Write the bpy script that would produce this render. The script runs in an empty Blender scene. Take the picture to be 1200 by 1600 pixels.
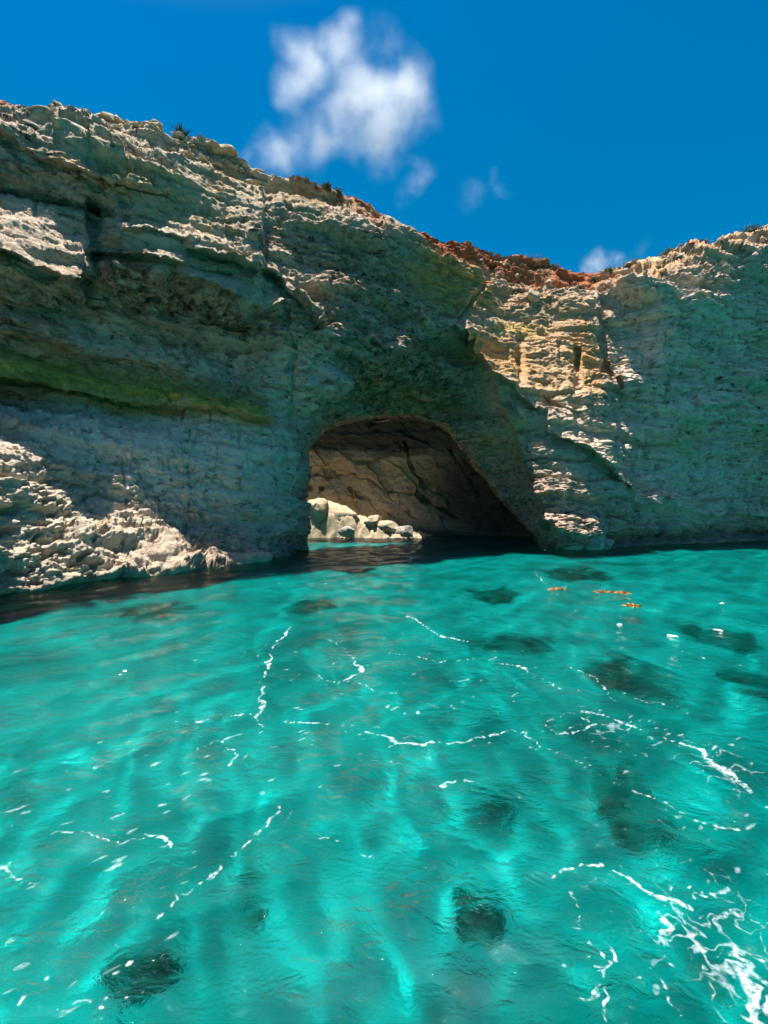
import bpy, math, random
import numpy as np
from mathutils import Vector

SC = bpy.context.scene
COL = SC.collection
rng = np.random.default_rng(7)
random.seed(7)

# ------------------------------------------------------------------ camera
F = 750.0            # focal length in photo pixels (photo 1200 x 1600)
CAMH = 3.5
PITCH = math.atan(12.0 / F)
cam_d = bpy.data.cameras.new('camera')
cam_d.sensor_fit = 'HORIZONTAL'
cam_d.sensor_width = 36.0
cam_d.lens = 36.0 * F / 1200.0
cam_d.clip_start = 0.1
cam_d.clip_end = 20000.0
cam = bpy.data.objects.new('camera', cam_d)
COL.objects.link(cam)
cam.location = (0, 0, CAMH)
cam.rotation_euler = (math.pi / 2 - PITCH, 0, 0)
SC.camera = cam

# ------------------------------------------------------------------ light
S = np.array([-0.15, 0.07, 0.986]); S /= np.linalg.norm(S)      # direction towards the sun
SUN_EL = math.asin(S[2]); SUN_AZ = math.atan2(S[0], S[1])
world = bpy.data.worlds.new('World'); SC.world = world
world.use_nodes = True
wt = world.node_tree; wt.nodes.clear()
w_out = wt.nodes.new('ShaderNodeOutputWorld')
w_bg = wt.nodes.new('ShaderNodeBackground'); w_bg.inputs['Strength'].default_value = 0.061
w_sky = wt.nodes.new('ShaderNodeTexSky'); w_sky.sky_type = 'NISHITA'
w_sky.sun_disc = False
w_sky.sun_elevation = SUN_EL; w_sky.sun_rotation = SUN_AZ
w_sky.air_density = 1.0; w_sky.dust_density = 1.7; w_sky.ozone_density = 1.2
w_hs = wt.nodes.new('ShaderNodeHueSaturation'); w_hs.inputs['Saturation'].default_value = 2.0
w_mul = wt.nodes.new('ShaderNodeMix'); w_mul.data_type = 'RGBA'; w_mul.blend_type = 'MULTIPLY'
w_mul.inputs[0].default_value = 1.0
w_mul.inputs[7].default_value = (1.0, 1.10, 0.90, 1)           # clear deep blue summer sky
wt.links.new(w_sky.outputs[0], w_hs.inputs['Color'])
wt.links.new(w_hs.outputs[0], w_mul.inputs[6])
wt.links.new(w_mul.outputs[2], w_bg.inputs[0])
wt.links.new(w_bg.outputs[0], w_out.inputs[0])

sun_d = bpy.data.lights.new('sun', 'SUN')
sun_d.energy = 5.0; sun_d.angle = math.radians(0.5); sun_d.color = (1.0, 0.945, 0.86)
sun = bpy.data.objects.new('sun', sun_d); COL.objects.link(sun)
sun.rotation_euler = Vector(S).to_track_quat('Z', 'Y').to_euler()
sun.location = (-60, 20, 200)

SC.view_settings.view_transform = 'Standard'
SC.view_settings.look = 'None'
SC.view_settings.exposure = 1.25
SC.view_settings.gamma = 1.0
SC.view_settings.use_curve_mapping = False
SC.render.engine = 'CYCLES'
SC.cycles.use_denoising = True
SC.cycles.use_adaptive_sampling = True
SC.cycles.adaptive_threshold = 0.025
SC.cycles.max_bounces = 8
SC.cycles.diffuse_bounces = 3
SC.cycles.transmission_bounces = 6
SC.cycles.transparent_max_bounces = 12
SC.cycles.volume_bounces = 4
SC.cycles.sample_clamp_indirect = 6.0
SC.cycles.caustics_refractive = True
SC.cycles.caustics_reflective = False

# ------------------------------------------------------------------ helpers
CP, SP = math.cos(PITCH), math.sin(PITCH)
def ray(px, py):
    dx = (np.asarray(px, float) - 600.0) / F
    dy = (800.0 - np.asarray(py, float)) / F
    return dx, CP + dy * SP, -SP + dy * CP
def at(px, py, D):
    """world point seen at photo pixel (px,py), at distance D in front of the camera"""
    x, y, z = ray(px, py)
    k = D / y
    return np.stack(np.broadcast_arrays(x * k, D + 0 * k, CAMH + z * k), -1)
def on_plane(px, py, zp=0.0):
    x, y, z = ray(px, py)
    k = (zp - CAMH) / z
    return np.stack([x * k, y * k, np.full_like(np.asarray(k, float), zp)], -1)
def on_bed(px, py, depth):
    """point of the sea bed seen through the water at a pixel (with refraction)"""
    x, y, z = ray(px, py)
    k = -CAMH / z
    hx, hy = x * k, y * k
    hh = math.hypot(hx, hy); sn = hh / math.hypot(hh, CAMH) / 1.333
    t = depth * sn / math.sqrt(1 - sn * sn)
    return hx + hx / hh * t, hy + hy / hh * t

_P = np.random.default_rng(11).permutation(4096).astype(np.int32)
_P = np.concatenate([_P, _P])
_G = np.random.default_rng(12).normal(size=(4096, 3)).astype(np.float32)
_G /= np.linalg.norm(_G, axis=1, keepdims=True)
from concurrent.futures import ThreadPoolExecutor
_POOL = ThreadPoolExecutor(4)
def chunked(fn):
    """evaluate a noise function in cache-sized pieces on all cores"""
    def run(x, y, z, seed=0):
        x, y, z = np.broadcast_arrays(np.asarray(x, np.float32), np.asarray(y, np.float32), np.asarray(z, np.float32))
        sh = x.shape; x, y, z = x.ravel(), y.ravel(), z.ravel()
        n = x.size; step = 16384
        if n <= step: return fn(x, y, z, seed).reshape(sh)
        out = np.empty(n, np.float32)
        def job(i): out[i:i + step] = fn(x[i:i + step], y[i:i + step], z[i:i + step], seed)
        list(_POOL.map(job, range(0, n, step)))
        return out.reshape(sh)
    return run
@chunked
def perlin(x, y, z, seed=0):
    xi = np.floor(x); yi = np.floor(y); zi = np.floor(z)
    fx, fy, fz = x - xi, y - yi, z - zi
    xi = (xi.astype(np.int32) + seed * 131) & 4095; yi = (yi.astype(np.int32) + seed * 57) & 4095; zi = zi.astype(np.int32) & 4095
    u = fx * fx * fx * (fx * (fx * 6 - 15) + 10)
    v = fy * fy * fy * (fy * (fy * 6 - 15) + 10)
    w = fz * fz * fz * (fz * (fz * 6 - 15) + 10)
    out = 0
    for dx in (0, 1):
        px_ = _P[(xi + dx) & 4095]
        wx = u if dx else 1 - u
        for dy in (0, 1):
            pxy = _P[(px_ + yi + dy) & 4095]
            wy = v if dy else 1 - v
            for dz in (0, 1):
                g = _G[_P[(pxy + zi + dz) & 4095]]
                wz = w if dz else 1 - w
                out = out + wx * wy * wz * (g[..., 0] * (fx - dx) + g[..., 1] * (fy - dy) + g[..., 2] * (fz - dz))
    return out * 1.5
def fbm(x, y, z, octv=4, seed=0, gain=0.5):
    a, s, r = 1.0, 0.0, 0.0
    f = 1.0
    for o in range(octv):
        r = r + a * perlin(x * f, y * f, z * f, seed + o)
        s += a; a *= gain; f *= 2.03
    return r / s
def ridged(x, y, z, octv=4, seed=0):
    a, s, r, f = 1.0, 0.0, 0.0, 1.0
    for o in range(octv):
        r = r + a * (1 - 2 * np.abs(perlin(x * f, y * f, z * f, seed + o)))
        s += a; a *= 0.5; f *= 2.1
    return r / s
@chunked
def blocks(x, y, z, seed=0):
    """value of the nearest jittered cell: sharp-edged broken blocks, -1..1"""
    xi = np.floor(x).astype(np.int32); yi = np.floor(y).astype(np.int32); zi = np.floor(z).astype(np.int32)
    best = np.full(x.shape, 1e9, np.float32); val = np.zeros(x.shape, np.float32)
    for dx in (-1, 0, 1):
        for dy in (-1, 0, 1):
            for dz in (-1, 0, 1):
                cx, cy, cz = xi + dx, yi + dy, zi + dz
                h = _P[(_P[(_P[(cx + seed * 17) & 4095] + cy) & 4095] + cz) & 4095]
                g = _G[h]
                d = (cx + 0.5 + 0.45 * g[..., 0] - x) ** 2 + (cy + 0.5 + 0.45 * g[..., 1] - y) ** 2 + (cz + 0.5 + 0.45 * g[..., 2] - z) ** 2
                m = d < best
                best = np.where(m, d, best); val = np.where(m, h / 2047.5 - 1.0, val)
    return val
def sstep(a, b, x):
    t = np.clip((x - a) / (b - a), 0, 1)
    return t * t * (3 - 2 * t)
def rand1(k, seed=0):
    k = (np.asarray(k).astype(np.int64) * 7919 + seed * 104729) & 4095
    return _P[k].astype(np.float32) / 4095.0
def blob(px, py, cx, cy, rx, ry, ang=0.0, soft=0.5):
    """soft ellipse mask in photo pixels"""
    a = math.radians(ang); c, s = math.cos(a), math.sin(a)
    x = (px - cx) * c + (py - cy) * s
    y = -(px - cx) * s + (py - cy) * c
    d = np.sqrt((x / rx) ** 2 + (y / ry) ** 2)
    return 1 - sstep(1 - soft, 1 + soft, d)
def seg_dist(px, py, pts):
    """distance to a polyline, and the fraction along it"""
    best = np.full(np.shape(px), 1e9, np.float32); par = np.zeros(np.shape(px), np.float32)
    pts = np.asarray(pts, float); n = len(pts) - 1
    for i in range(n):
        a, b = pts[i], pts[i + 1]
        d = b - a; L = max((d * d).sum(), 1e-9)
        t = np.clip(((px - a[0]) * d[0] + (py - a[1]) * d[1]) / L, 0, 1)
        q = np.hypot(px - a[0] - t * d[0], py - a[1] - t * d[1])
        m = q < best
        best = np.where(m, q, best); par = np.where(m, (i + t) / n, par)
    return best, par
def poly_sd(px, py, poly):
    """signed distance to polygon, positive inside"""
    poly = np.asarray(poly, float)
    d, _ = seg_dist(px, py, np.vstack([poly, poly[:1]]))
    ins = np.zeros(np.shape(px), bool)
    n = len(poly)
    for i in range(n):
        x0, y0 = poly[i]; x1, y1 = poly[(i + 1) % n]
        c = ((y0 > py) != (y1 > py))
        with np.errstate(divide='ignore', invalid='ignore'):
            xx = (x1 - x0) * (py - y0) / (y1 - y0 + 1e-12) + x0
        ins ^= c & (px < xx)
    return np.where(ins, d, -d)
class TPS:
    def __init__(self, pts, smooth=0.0):
        p = np.asarray(pts, float)
        self.c = p[:, :2] / 100.0
        n = len(p)
        r = np.linalg.norm(self.c[:, None] - self.c[None], axis=2)
        K = r * r * np.log(r + 1e-9) + np.eye(n) * smooth
        Pm = np.hstack([np.ones((n, 1)), self.c])
        A = np.block([[K, Pm], [Pm.T, np.zeros((3, 3))]])
        self.w = np.linalg.solve(A, np.concatenate([p[:, 2], np.zeros(3)]))
    def __call__(self, px, py):
        px, py = np.broadcast_arrays(np.asarray(px, np.float64), np.asarray(py, np.float64))
        sh = px.shape; X, Y = px.ravel() / 100, py.ravel() / 100
        if X.size > 9000:
            step = 8192; res = np.empty(X.size)
            def job(i): res[i:i + step] = self.one(X[i:i + step], Y[i:i + step])
            list(_POOL.map(job, range(0, X.size, step)))
            return res.reshape(sh)
        return self.one(X, Y).reshape(sh)
    def one(self, x, y):
        out = self.w[-3] + self.w[-2] * x + self.w[-1] * y
        for i in range(len(self.c)):
            r2 = (x - self.c[i, 0]) ** 2 + (y - self.c[i, 1]) ** 2 + 1e-9
            out = out + self.w[i] * 0.5 * r2 * np.log(r2)
        return out
def interp(pts):
    a = np.array(pts, float)
    return lambda x: np.interp(x, a[:, 0], a[:, 1])
def pchip(pts):
    a = np.array(pts, float); xs, ys = a[:, 0], a[:, 1]
    h = np.diff(xs); d = np.diff(ys) / h
    m = np.zeros(len(xs)); m[0], m[-1] = d[0], d[-1]
    for i in range(1, len(xs) - 1):
        m[i] = 0 if d[i - 1] * d[i] <= 0 else 2 * d[i - 1] * d[i] / (d[i - 1] + d[i])
    def f(x):
        x = np.asarray(x, float)
        i = np.clip(np.searchsorted(xs, x) - 1, 0, len(h) - 1)
        t = np.clip((x - xs[i]) / h[i], 0, 1)
        return ((1 + 2 * t) * (1 - t) ** 2 * ys[i] + t * (1 - t) ** 2 * h[i] * m[i]
                + t * t * (3 - 2 * t) * ys[i + 1] + t * t * (t - 1) * h[i] * m[i + 1])
    return f

def mesh_from(name, V, faces, mat, smooth=True, attrs=None, parent=None):
    V = np.ascontiguousarray(V, np.float32).reshape(-1, 3)
    faces = np.ascontiguousarray(faces, np.int32)
    me = bpy.data.meshes.new(name)
    k = faces.shape[1]
    me.vertices.add(len(V)); me.vertices.foreach_set('co', V.ravel())
    me.loops.add(faces.size); me.loops.foreach_set('vertex_index', faces.ravel())
    me.polygons.add(len(faces))
    me.polygons.foreach_set('loop_start', np.arange(0, faces.size, k, dtype=np.int32))
    me.polygons.foreach_set('loop_total', np.full(len(faces), k, np.int32))
    me.polygons.foreach_set('use_smooth', np.full(len(faces), smooth, bool))
    me.update(calc_edges=True)
    if attrs:
        for an, arr in attrs.items():
            at_ = me.attributes.new(an, 'FLOAT_COLOR', 'POINT')
            at_.data.foreach_set('color', np.ascontiguousarray(arr, np.float32).ravel())
    me.materials.append(mat)
    o = bpy.data.objects.new(name, me); COL.objects.link(o)
    if parent: o.parent = parent
    return o
def grid_faces(nr, nc, keep=None):
    i = np.arange((nr - 1) * (nc - 1)).reshape(nr - 1, nc - 1)
    r, c = np.divmod(np.arange((nr - 1) * (nc - 1)), nc - 1)
    a = r * nc + c
    f = np.stack([a, a + 1, a + nc + 1, a + nc], 1)
    if keep is not None: f = f[keep.ravel()]
    return f
def compact(V, f, attrs=None):
    used = np.zeros(len(V), bool); used[f.ravel()] = True
    idx = np.cumsum(used) - 1
    return V[used], idx[f], ({k: a[used] for k, a in attrs.items()} if attrs else None)
def grid_normals(P):
    du = np.gradient(P, axis=1); dv = np.gradient(P, axis=0)
    n = np.cross(du, dv)
    return n / (np.linalg.norm(n, axis=-1, keepdims=True) + 1e-9)
def tag(o, label=None, cat=None, group=None, kind=None):
    if label: o['label'] = label
    if cat: o['category'] = cat
    if group: o['group'] = group
    if kind: o['kind'] = kind
    return o

# ------------------------------------------------------------------ node helpers
class NT:
    def __init__(self, name):
        self.m = bpy.data.materials.new(name); self.m.use_nodes = True
        self.t = self.m.node_tree; self.t.nodes.clear()
        self.out = self.n('ShaderNodeOutputMaterial')
    def n(self, typ, **kw):
        nd = self.t.nodes.new(typ)
        for k, v in kw.items(): setattr(nd, k, v)
        return nd
    def l(self, a, b): self.t.links.new(a, b)
    def set(self, sock, v):
        if hasattr(v, 'links') or hasattr(v, 'is_output'): self.l(v, sock)
        elif isinstance(v, (tuple, list)) and len(v) == 3 and sock.type == 'RGBA': sock.default_value = (*v, 1)
        else: sock.default_value = v
    def coord(self, scale=(1, 1, 1), rot=(0, 0, 0), src=None):
        if src is None:
            src = self.n('ShaderNodeNewGeometry').outputs['Position']
        mp = self.n('ShaderNodeMapping'); mp.inputs['Scale'].default_value = scale; mp.inputs['Rotation'].default_value = rot
        self.l(src, mp.inputs[0]); return mp.outputs[0]
    def noise(self, vec, scale, detail=4, rough=0.55, dist=0.0):
        nd = self.n('ShaderNodeTexNoise'); self.l(vec, nd.inputs['Vector'])
        nd.inputs['Scale'].default_value = scale; nd.inputs['Detail'].default_value = detail
        nd.inputs['Roughness'].default_value = rough; nd.inputs['Distortion'].default_value = dist
        return nd.outputs[0]
    def ramp(self, fac, stops, interp='LINEAR'):
        r = self.n('ShaderNodeValToRGB'); r.color_ramp.interpolation = interp
        e = r.color_ramp.elements
        while len(e) < len(stops): e.new(0.5)
        for i, (p, c) in enumerate(stops):
            e[i].position = p
            e[i].color = (c, c, c, 1) if isinstance(c, (int, float)) else (*c, 1)
        self.l(fac, r.inputs[0]); return r.outputs[0]
    def mix(self, fac, a, b, mode='MIX'):
        m = self.n('ShaderNodeMix', data_type='RGBA', blend_type=mode)
        self.set(m.inputs[0], fac); self.set(m.inputs[6], a); self.set(m.inputs[7], b)
        return m.outputs[2]
    def math(self, op, a, b=None, c=None, clamp=False):
        m = self.n('ShaderNodeMath', operation=op, use_clamp=clamp)
        self.set(m.inputs[0], a)
        if b is not None: self.set(m.inputs[1], b)
        if c is not None: self.set(m.inputs[2], c)
        return m.outputs[0]
    def attr(self, name):
        a = self.n('ShaderNodeAttribute', attribute_name=name)
        s = self.n('ShaderNodeSeparateColor'); self.l(a.outputs['Color'], s.inputs[0])
        return s.outputs[0], s.outputs[1], s.outputs[2], a.outputs['Alpha']
    def bump(self, h, strength=0.5, dist=0.1, normal=None):
        b = self.n('ShaderNodeBump'); b.inputs['Strength'].default_value = strength; b.inputs['Distance'].default_value = dist
        self.l(h, b.inputs['Height'])
        if normal: self.l(normal, b.inputs['Normal'])
        return b.outputs[0]
    def principled(self, color, rough=0.9, normal=None, spec=0.3, **kw):
        p = self.n('ShaderNodeBsdfPrincipled')
        self.set(p.inputs['Base Color'], color); self.set(p.inputs['Roughness'], rough)
        self.set(p.inputs['Specular IOR Level'], spec)
        for k, v in kw.items(): self.set(p.inputs[k], v)
        if normal: self.l(normal, p.inputs['Normal'])
        self.l(p.outputs[0], self.out.inputs[0]); return p

# ------------------------------------------------------------------ materials
def rock_material(name, cave=False):
    t = NT(name)
    pos = t.n('ShaderNodeNewGeometry').outputs['Position']
    flat = t.coord((1, 1, 3.2), (0.0, 0.10, 0), pos)          # stretched along the beds
    flat2 = t.coord((1, 1, 7.0), (0.0, 0.12, 0), pos)
    vert = t.coord((1.6, 1.6, 0.22), (0, 0, 0), pos)          # streaks running down the face
    n1 = t.noise(flat, 0.30, 5, 0.6, 0.4)
    n2 = t.noise(flat2, 0.9, 6, 0.65, 0.3)
    n3 = t.noise(pos, 2.6, 6, 0.7)
    n4 = t.noise(vert, 0.8, 5, 0.6, 0.3)
    n5 = t.noise(pos, 9.0, 4, 0.7)
    base = t.ramp(n1, [(0.30, (0.56, 0.385, 0.27)), (0.5, (0.78, 0.545, 0.40)), (0.72, (0.87, 0.66, 0.52))])
    base = t.mix(t.ramp(n2, [(0.38, 0.0), (0.62, 0.55)]), base, (0.40, 0.36, 0.30))
    base = t.mix(t.ramp(n3, [(0.52, 0.0), (0.68, 0.5)]), base, (0.28, 0.26, 0.22))
    base = t.mix(t.ramp(n5, [(0.30, 0.55), (0.45, 0.0)]), base, (0.24, 0.21, 0.17))
    n6 = t.noise(t.coord((1, 1, 1.7), (0, 0.1, 0), pos), 1.2, 8, 0.74, 0.6)
    n0 = t.noise(t.coord((1, 1, 1.6), (0, 0.15, 0), pos), 0.16, 4, 0.6, 0.8)
    base = t.mix(t.ramp(n0, [(0.38, 0.7), (0.50, 0.0)]), base, (0.44, 0.355, 0.27))
    base = t.mix(t.ramp(n0, [(0.54, 0.0), (0.66, 0.6)]), base, (0.66, 0.52, 0.36))
    base = t.mix(t.ramp(n6, [(0.36, 0.75), (0.46, 0.0)]), base, (0.17, 0.15, 0.115))
    base = t.mix(t.ramp(n6, [(0.55, 0.0), (0.66, 0.5)]), base, (0.86, 0.73, 0.57))
    moss, iron, red, algae_shade = t.attr('stain')
    lime_lift, wet, pale, shade_tone = t.attr('stain_shade')
    # grey-green lichen and black algae crust, also painted shade, crisp blotches broken by streaks
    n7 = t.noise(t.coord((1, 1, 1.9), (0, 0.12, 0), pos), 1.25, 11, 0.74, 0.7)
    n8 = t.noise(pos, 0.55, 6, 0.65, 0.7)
    am = t.math('MULTIPLY', algae_shade, t.ramp(t.math('MULTIPLY_ADD', n4, 0.5, t.math('MULTIPLY', n8, 0.5)), [(0.40, 0.45), (0.54, 1.15)]), clamp=True)
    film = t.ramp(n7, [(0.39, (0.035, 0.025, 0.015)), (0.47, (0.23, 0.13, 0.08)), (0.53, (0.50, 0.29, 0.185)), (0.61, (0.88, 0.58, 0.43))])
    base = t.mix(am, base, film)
    crust = t.math('MULTIPLY', t.ramp(n7, [(0.40, 1.0), (0.455, 0.0)]), t.ramp(n8, [(0.46, 1.0), (0.58, 0.10)]))
    base = t.mix(crust, base, (0.045, 0.04, 0.03))
    lm = t.math('MULTIPLY', lime_lift, t.ramp(t.math('MULTIPLY_ADD', n7, 0.55, t.math('MULTIPLY', n4, 0.45)), [(0.40, 0.0), (0.47, 1.0)]), clamp=True)
    base = t.mix(lm, base, t.ramp(n6, [(0.36, (0.70, 0.46, 0.34)), (0.48, (0.95, 0.72, 0.58)), (0.65, (0.97, 0.82, 0.70))]))
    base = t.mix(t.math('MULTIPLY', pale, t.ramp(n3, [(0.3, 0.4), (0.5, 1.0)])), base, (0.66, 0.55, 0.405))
    mm = t.math('MULTIPLY', moss, t.ramp(n2, [(0.30, 0.6), (0.48, 1.0)]), clamp=True)
    base = t.mix(mm, base, t.ramp(n3, [(0.35, (0.42, 0.31, 0.05)), (0.65, (0.78, 0.60, 0.14))]))
    im = t.math('MULTIPLY', iron, t.ramp(n3, [(0.36, 0.35), (0.50, 1.0)]), clamp=True)
    base = t.mix(im, base, t.ramp(n2, [(0.35, (0.50, 0.24, 0.075)), (0.65, (0.72, 0.43, 0.185))]))
    rm = t.math('MULTIPLY', red, t.ramp(n3, [(0.28, 0.55), (0.5, 1.0)]), clamp=True)
    base = t.mix(rm, base, t.ramp(n3, [(0.35, (0.26, 0.05, 0.018)), (0.65, (0.48, 0.13, 0.045))]))
    base = t.mix(t.math('MULTIPLY', wet, 0.9), base, t.ramp(n3, [(0.4, (0.035, 0.035, 0.026)), (0.62, (0.13, 0.115, 0.07))]))
    base = t.mix(shade_tone, base, t.ramp(n2, [(0.35, (0.018, 0.017, 0.018)), (0.6, (0.06, 0.055, 0.055))]))
    h = t.math('ADD', t.math('MULTIPLY', n2, 0.45), t.math('MULTIPLY_ADD', n3, 0.6, t.math('MULTIPLY', n5, 0.35)))
    h = t.math('ADD', h, t.math('MULTIPLY_ADD', n6, 1.0, t.math('MULTIPLY', n7, 0.8)))
    nm = t.bump(h, 1.0, 0.26)
    rough = t.math('MULTIPLY_ADD', wet, -0.45, 0.92)
    t.principled(base, rough, nm, 0.25)
    return t.m
M_ROCK = rock_material('limestone')

def sand_material():
    t = NT('seabed_sand')
    pos = t.n('ShaderNodeNewGeometry').outputs['Position']
    n = t.noise(pos, 0.35, 5, 0.6, 0.5)
    n2 = t.noise(pos, 3.0, 4, 0.6)
    c = t.ramp(n, [(0.32, (0.20, 0.20, 0.16)), (0.5, (0.42, 0.40, 0.335)), (0.7, (0.55, 0.53, 0.45))])
    c = t.mix(t.ramp(n2, [(0.55, 0.0), (0.75, 0.5)]), c, (0.28, 0.30, 0.22))
    t.principled(c, 0.95, None, 0.1)
    return t.m
M_SAND = sand_material()

def water_material():
    t = NT('sea_water')
    fr = t.n('ShaderNodeFresnel'); fr.inputs['IOR'].default_value = 1.333
    pos = t.n('ShaderNodeNewGeometry').outputs['Position']
    rip = t.noise(t.coord((1, 1.5, 1), (0, 0, 0.5), pos), 3.2, 5, 0.6, 0.4)
    nm = t.bump(rip, 0.8, 0.16)
    gl = t.n('ShaderNodeBsdfGlossy'); gl.inputs['Roughness'].default_value = 0.03
    t.l(nm, gl.inputs['Normal']); t.l(nm, fr.inputs['Normal'])
    BUMPREF = t.bump(rip, 0.10, 0.16)
    rf = t.n('ShaderNodeBsdfRefraction'); rf.inputs['IOR'].default_value = 1.333
    rf.inputs['Roughness'].default_value = 0.13
    t.l(BUMPREF, rf.inputs['Normal'])
    rf.inputs['Color'].default_value = (0.03, 0.69, 0.725, 1)
    mx = t.n('ShaderNodeMixShader')
    t.l(fr.outputs[0], mx.inputs[0]); t.l(rf.outputs[0], mx.inputs[1]); t.l(gl.outputs[0], mx.inputs[2])
    t.l(mx.outputs[0], t.out.inputs[0])
    return t.m
M_WATER = water_material()

# ------------------------------------------------------------------ cliff
RIM = pchip([(-600, 60), (-300, 120), (-100, 138), (0, 148), (18, 158), (36, 172), (70, 165), (120, 163), (160, 168), (200, 178), (250, 194),
             (300, 212), (345, 236), (400, 260), (450, 281), (500, 299), (560, 319), (605, 336), (628, 348), (655, 354), (690, 377),
             (740, 391), (800, 402), (850, 412), (900, 422), (940, 417), (1000, 405), (1060, 396), (1120, 382), (1200, 357), (1400, 310), (1900, 250)])
WATERLINE = pchip([(-600, 1010), (-200, 955), (0, 924), (80, 911), (150, 901), (250, 893), (330, 881), (400, 873), (480, 863), (600, 860), (845, 857), (950, 855),
                   (1000, 853), (1100, 848), (1200, 843), (1500, 832), (1900, 822)])
CAVE = [(472, 1200), (474, 850), (475, 780), (479, 730), (486, 694), (503, 671), (540, 655), (600, 647), (650, 649), (688, 660), (714, 686),
        (740, 722), (770, 760), (800, 795), (824, 820), (838, 843), (846, 870), (850, 1200)]
VAULT = [(462, 1200), (462, 720), (470, 668), (515, 612), (575, 572), (640, 540), (700, 512), (738, 530), (765, 590), (800, 668), (836, 748), (862, 830), (866, 1200)]
DEPTH_PTS = []
def column(px, *pts):
    for py, D in pts: DEPTH_PTS.append((px, py, D))
column(-600, (0, 15.5), (300, 14.5), (600, 14.2), (850, 12.5), (1100, 12))
column(-300, (80, 20.5), (300, 18.2), (450, 16.8), (640, 18.0), (750, 15.2), (950, 14), (1100, 14))
column(-110, (140, 24.5), (300, 22.5), (430, 20.0), (520, 21.2), (620, 22.4), (725, 18.6), (850, 17.2), (940, 16.2), (1100, 16.0))
column(0, (150, 27.5), (185, 26.0), (250, 24.8), (300, 25.0), (318, 24.8), (440, 22.0), (500, 23.4), (550, 23.6), (620, 24.9), (660, 24.0),
       (725, 20.9), (850, 19.4), (925, 18.7), (1000, 18.3), (1100, 18.1))
column(120, (165, 29), (200, 27.2), (250, 26), (300, 26), (370, 25.9), (440, 24.2), (470, 25.8), (510, 26.6), (560, 26.6), (630, 27.4), (700, 26.5),
       (790, 25.2), (850, 22.6), (905, 21.7), (1000, 21.2), (1100, 21.0))
column(250, (195, 30.5), (240, 28.6), (300, 27.6), (360, 27.3), (402, 26.3), (430, 26.9), (470, 28.8), (520, 29.5), (580, 29.2), (640, 30.1), (700, 29.2),
       (800, 28.5), (845, 27.2), (872, 25.0), (893, 24.2), (1000, 24.3), (1100, 24.2))
column(330, (230, 32.2), (262, 30.6), (300, 29.7), (360, 28.5), (425, 27.6), (450, 28.3), (490, 30.2), (540, 30.6), (600, 30.3), (650, 31.1), (720, 30.4), (800, 30.0), (850, 29.2))
column(400, (262, 34.5), (300, 32.6), (340, 31.0), (420, 29.4), (450, 29.4), (490, 31.2), (540, 32.0), (600, 31.8), (660, 32.4), (760, 31.8), (840, 31.0), (860, 30.2), (873, 29.4), (1000, 29.0), (1100, 30.6))
column(480, (295, 36.5), (325, 34.3), (420, 33.2), (500, 32.6), (560, 33.1), (620, 34.6), (700, 35.2), (800, 35.3), (862, 35.3), (1000, 35.3), (1100, 35.3))
column(540, (315, 38.2), (345, 35.8), (420, 35.0), (500, 34.6), (570, 34.9), (640, 36.8), (860, 36.5), (1100, 36.5))
column(600, (338, 40), (366, 37.7), (430, 37.0), (500, 36.6), (560, 36.6), (600, 37.3), (645, 38.5), (860, 38), (1100, 38))
column(655, (356, 42), (400, 39.9), (450, 38.8), (520, 38.4), (580, 38.2), (640, 39.2))
column(700, (382, 44), (440, 41.4), (500, 40.5), (560, 39.6), (620, 39.9), (660, 40.4), (860, 39.5), (1100, 39.5))
column(780, (402, 48.5), (450, 46), (480, 44.8), (600, 40.9), (650, 40.7), (720, 40.9), (800, 40.6), (860, 39.8), (1100, 39.6))
column(860, (414, 49), (450, 46.4), (490, 44.8), (620, 40.7), (700, 38.9), (780, 37.9), (855, 37.2), (1000, 37), (1100, 37))
column(930, (420, 48.5), (470, 45.2), (620, 41.2), (740, 38.9), (800, 38.2), (850, 37.7), (1000, 37.6), (1100, 37.6))
column(990, (408, 46.5), (432, 43.6), (500, 42.9), (700, 41.6), (760, 40.7), (850, 40.1), (1000, 40.1), (1100, 40.1))
column(1040, (400, 46.5), (420, 43.2), (440, 42.9), (560, 42.7), (700, 42.7), (780, 42.4), (852, 41.6), (1100, 41.4))
column(1080, (394, 47), (412, 44.4), (432, 43.8), (600, 43.9), (700, 44), (850, 43), (1000, 43), (1100, 43))
column(1140, (378, 49), (396, 46), (416, 45.3), (500, 45.2), (600, 45.5), (700, 45.9), (846, 45.2), (1100, 45.0))
column(1200, (360, 51), (378, 48), (400, 47.3), (500, 47.2), (700, 47.9), (843, 47.5), (1000, 47.5), (1100, 47.5))
column(1400, (310, 54), (345, 50.5), (600, 50), (835, 50), (1100, 50))
column(1900, (250, 58), (600, 56), (830, 56), (1100, 56))
DEPTH = TPS(DEPTH_PTS, 0.002)
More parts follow.
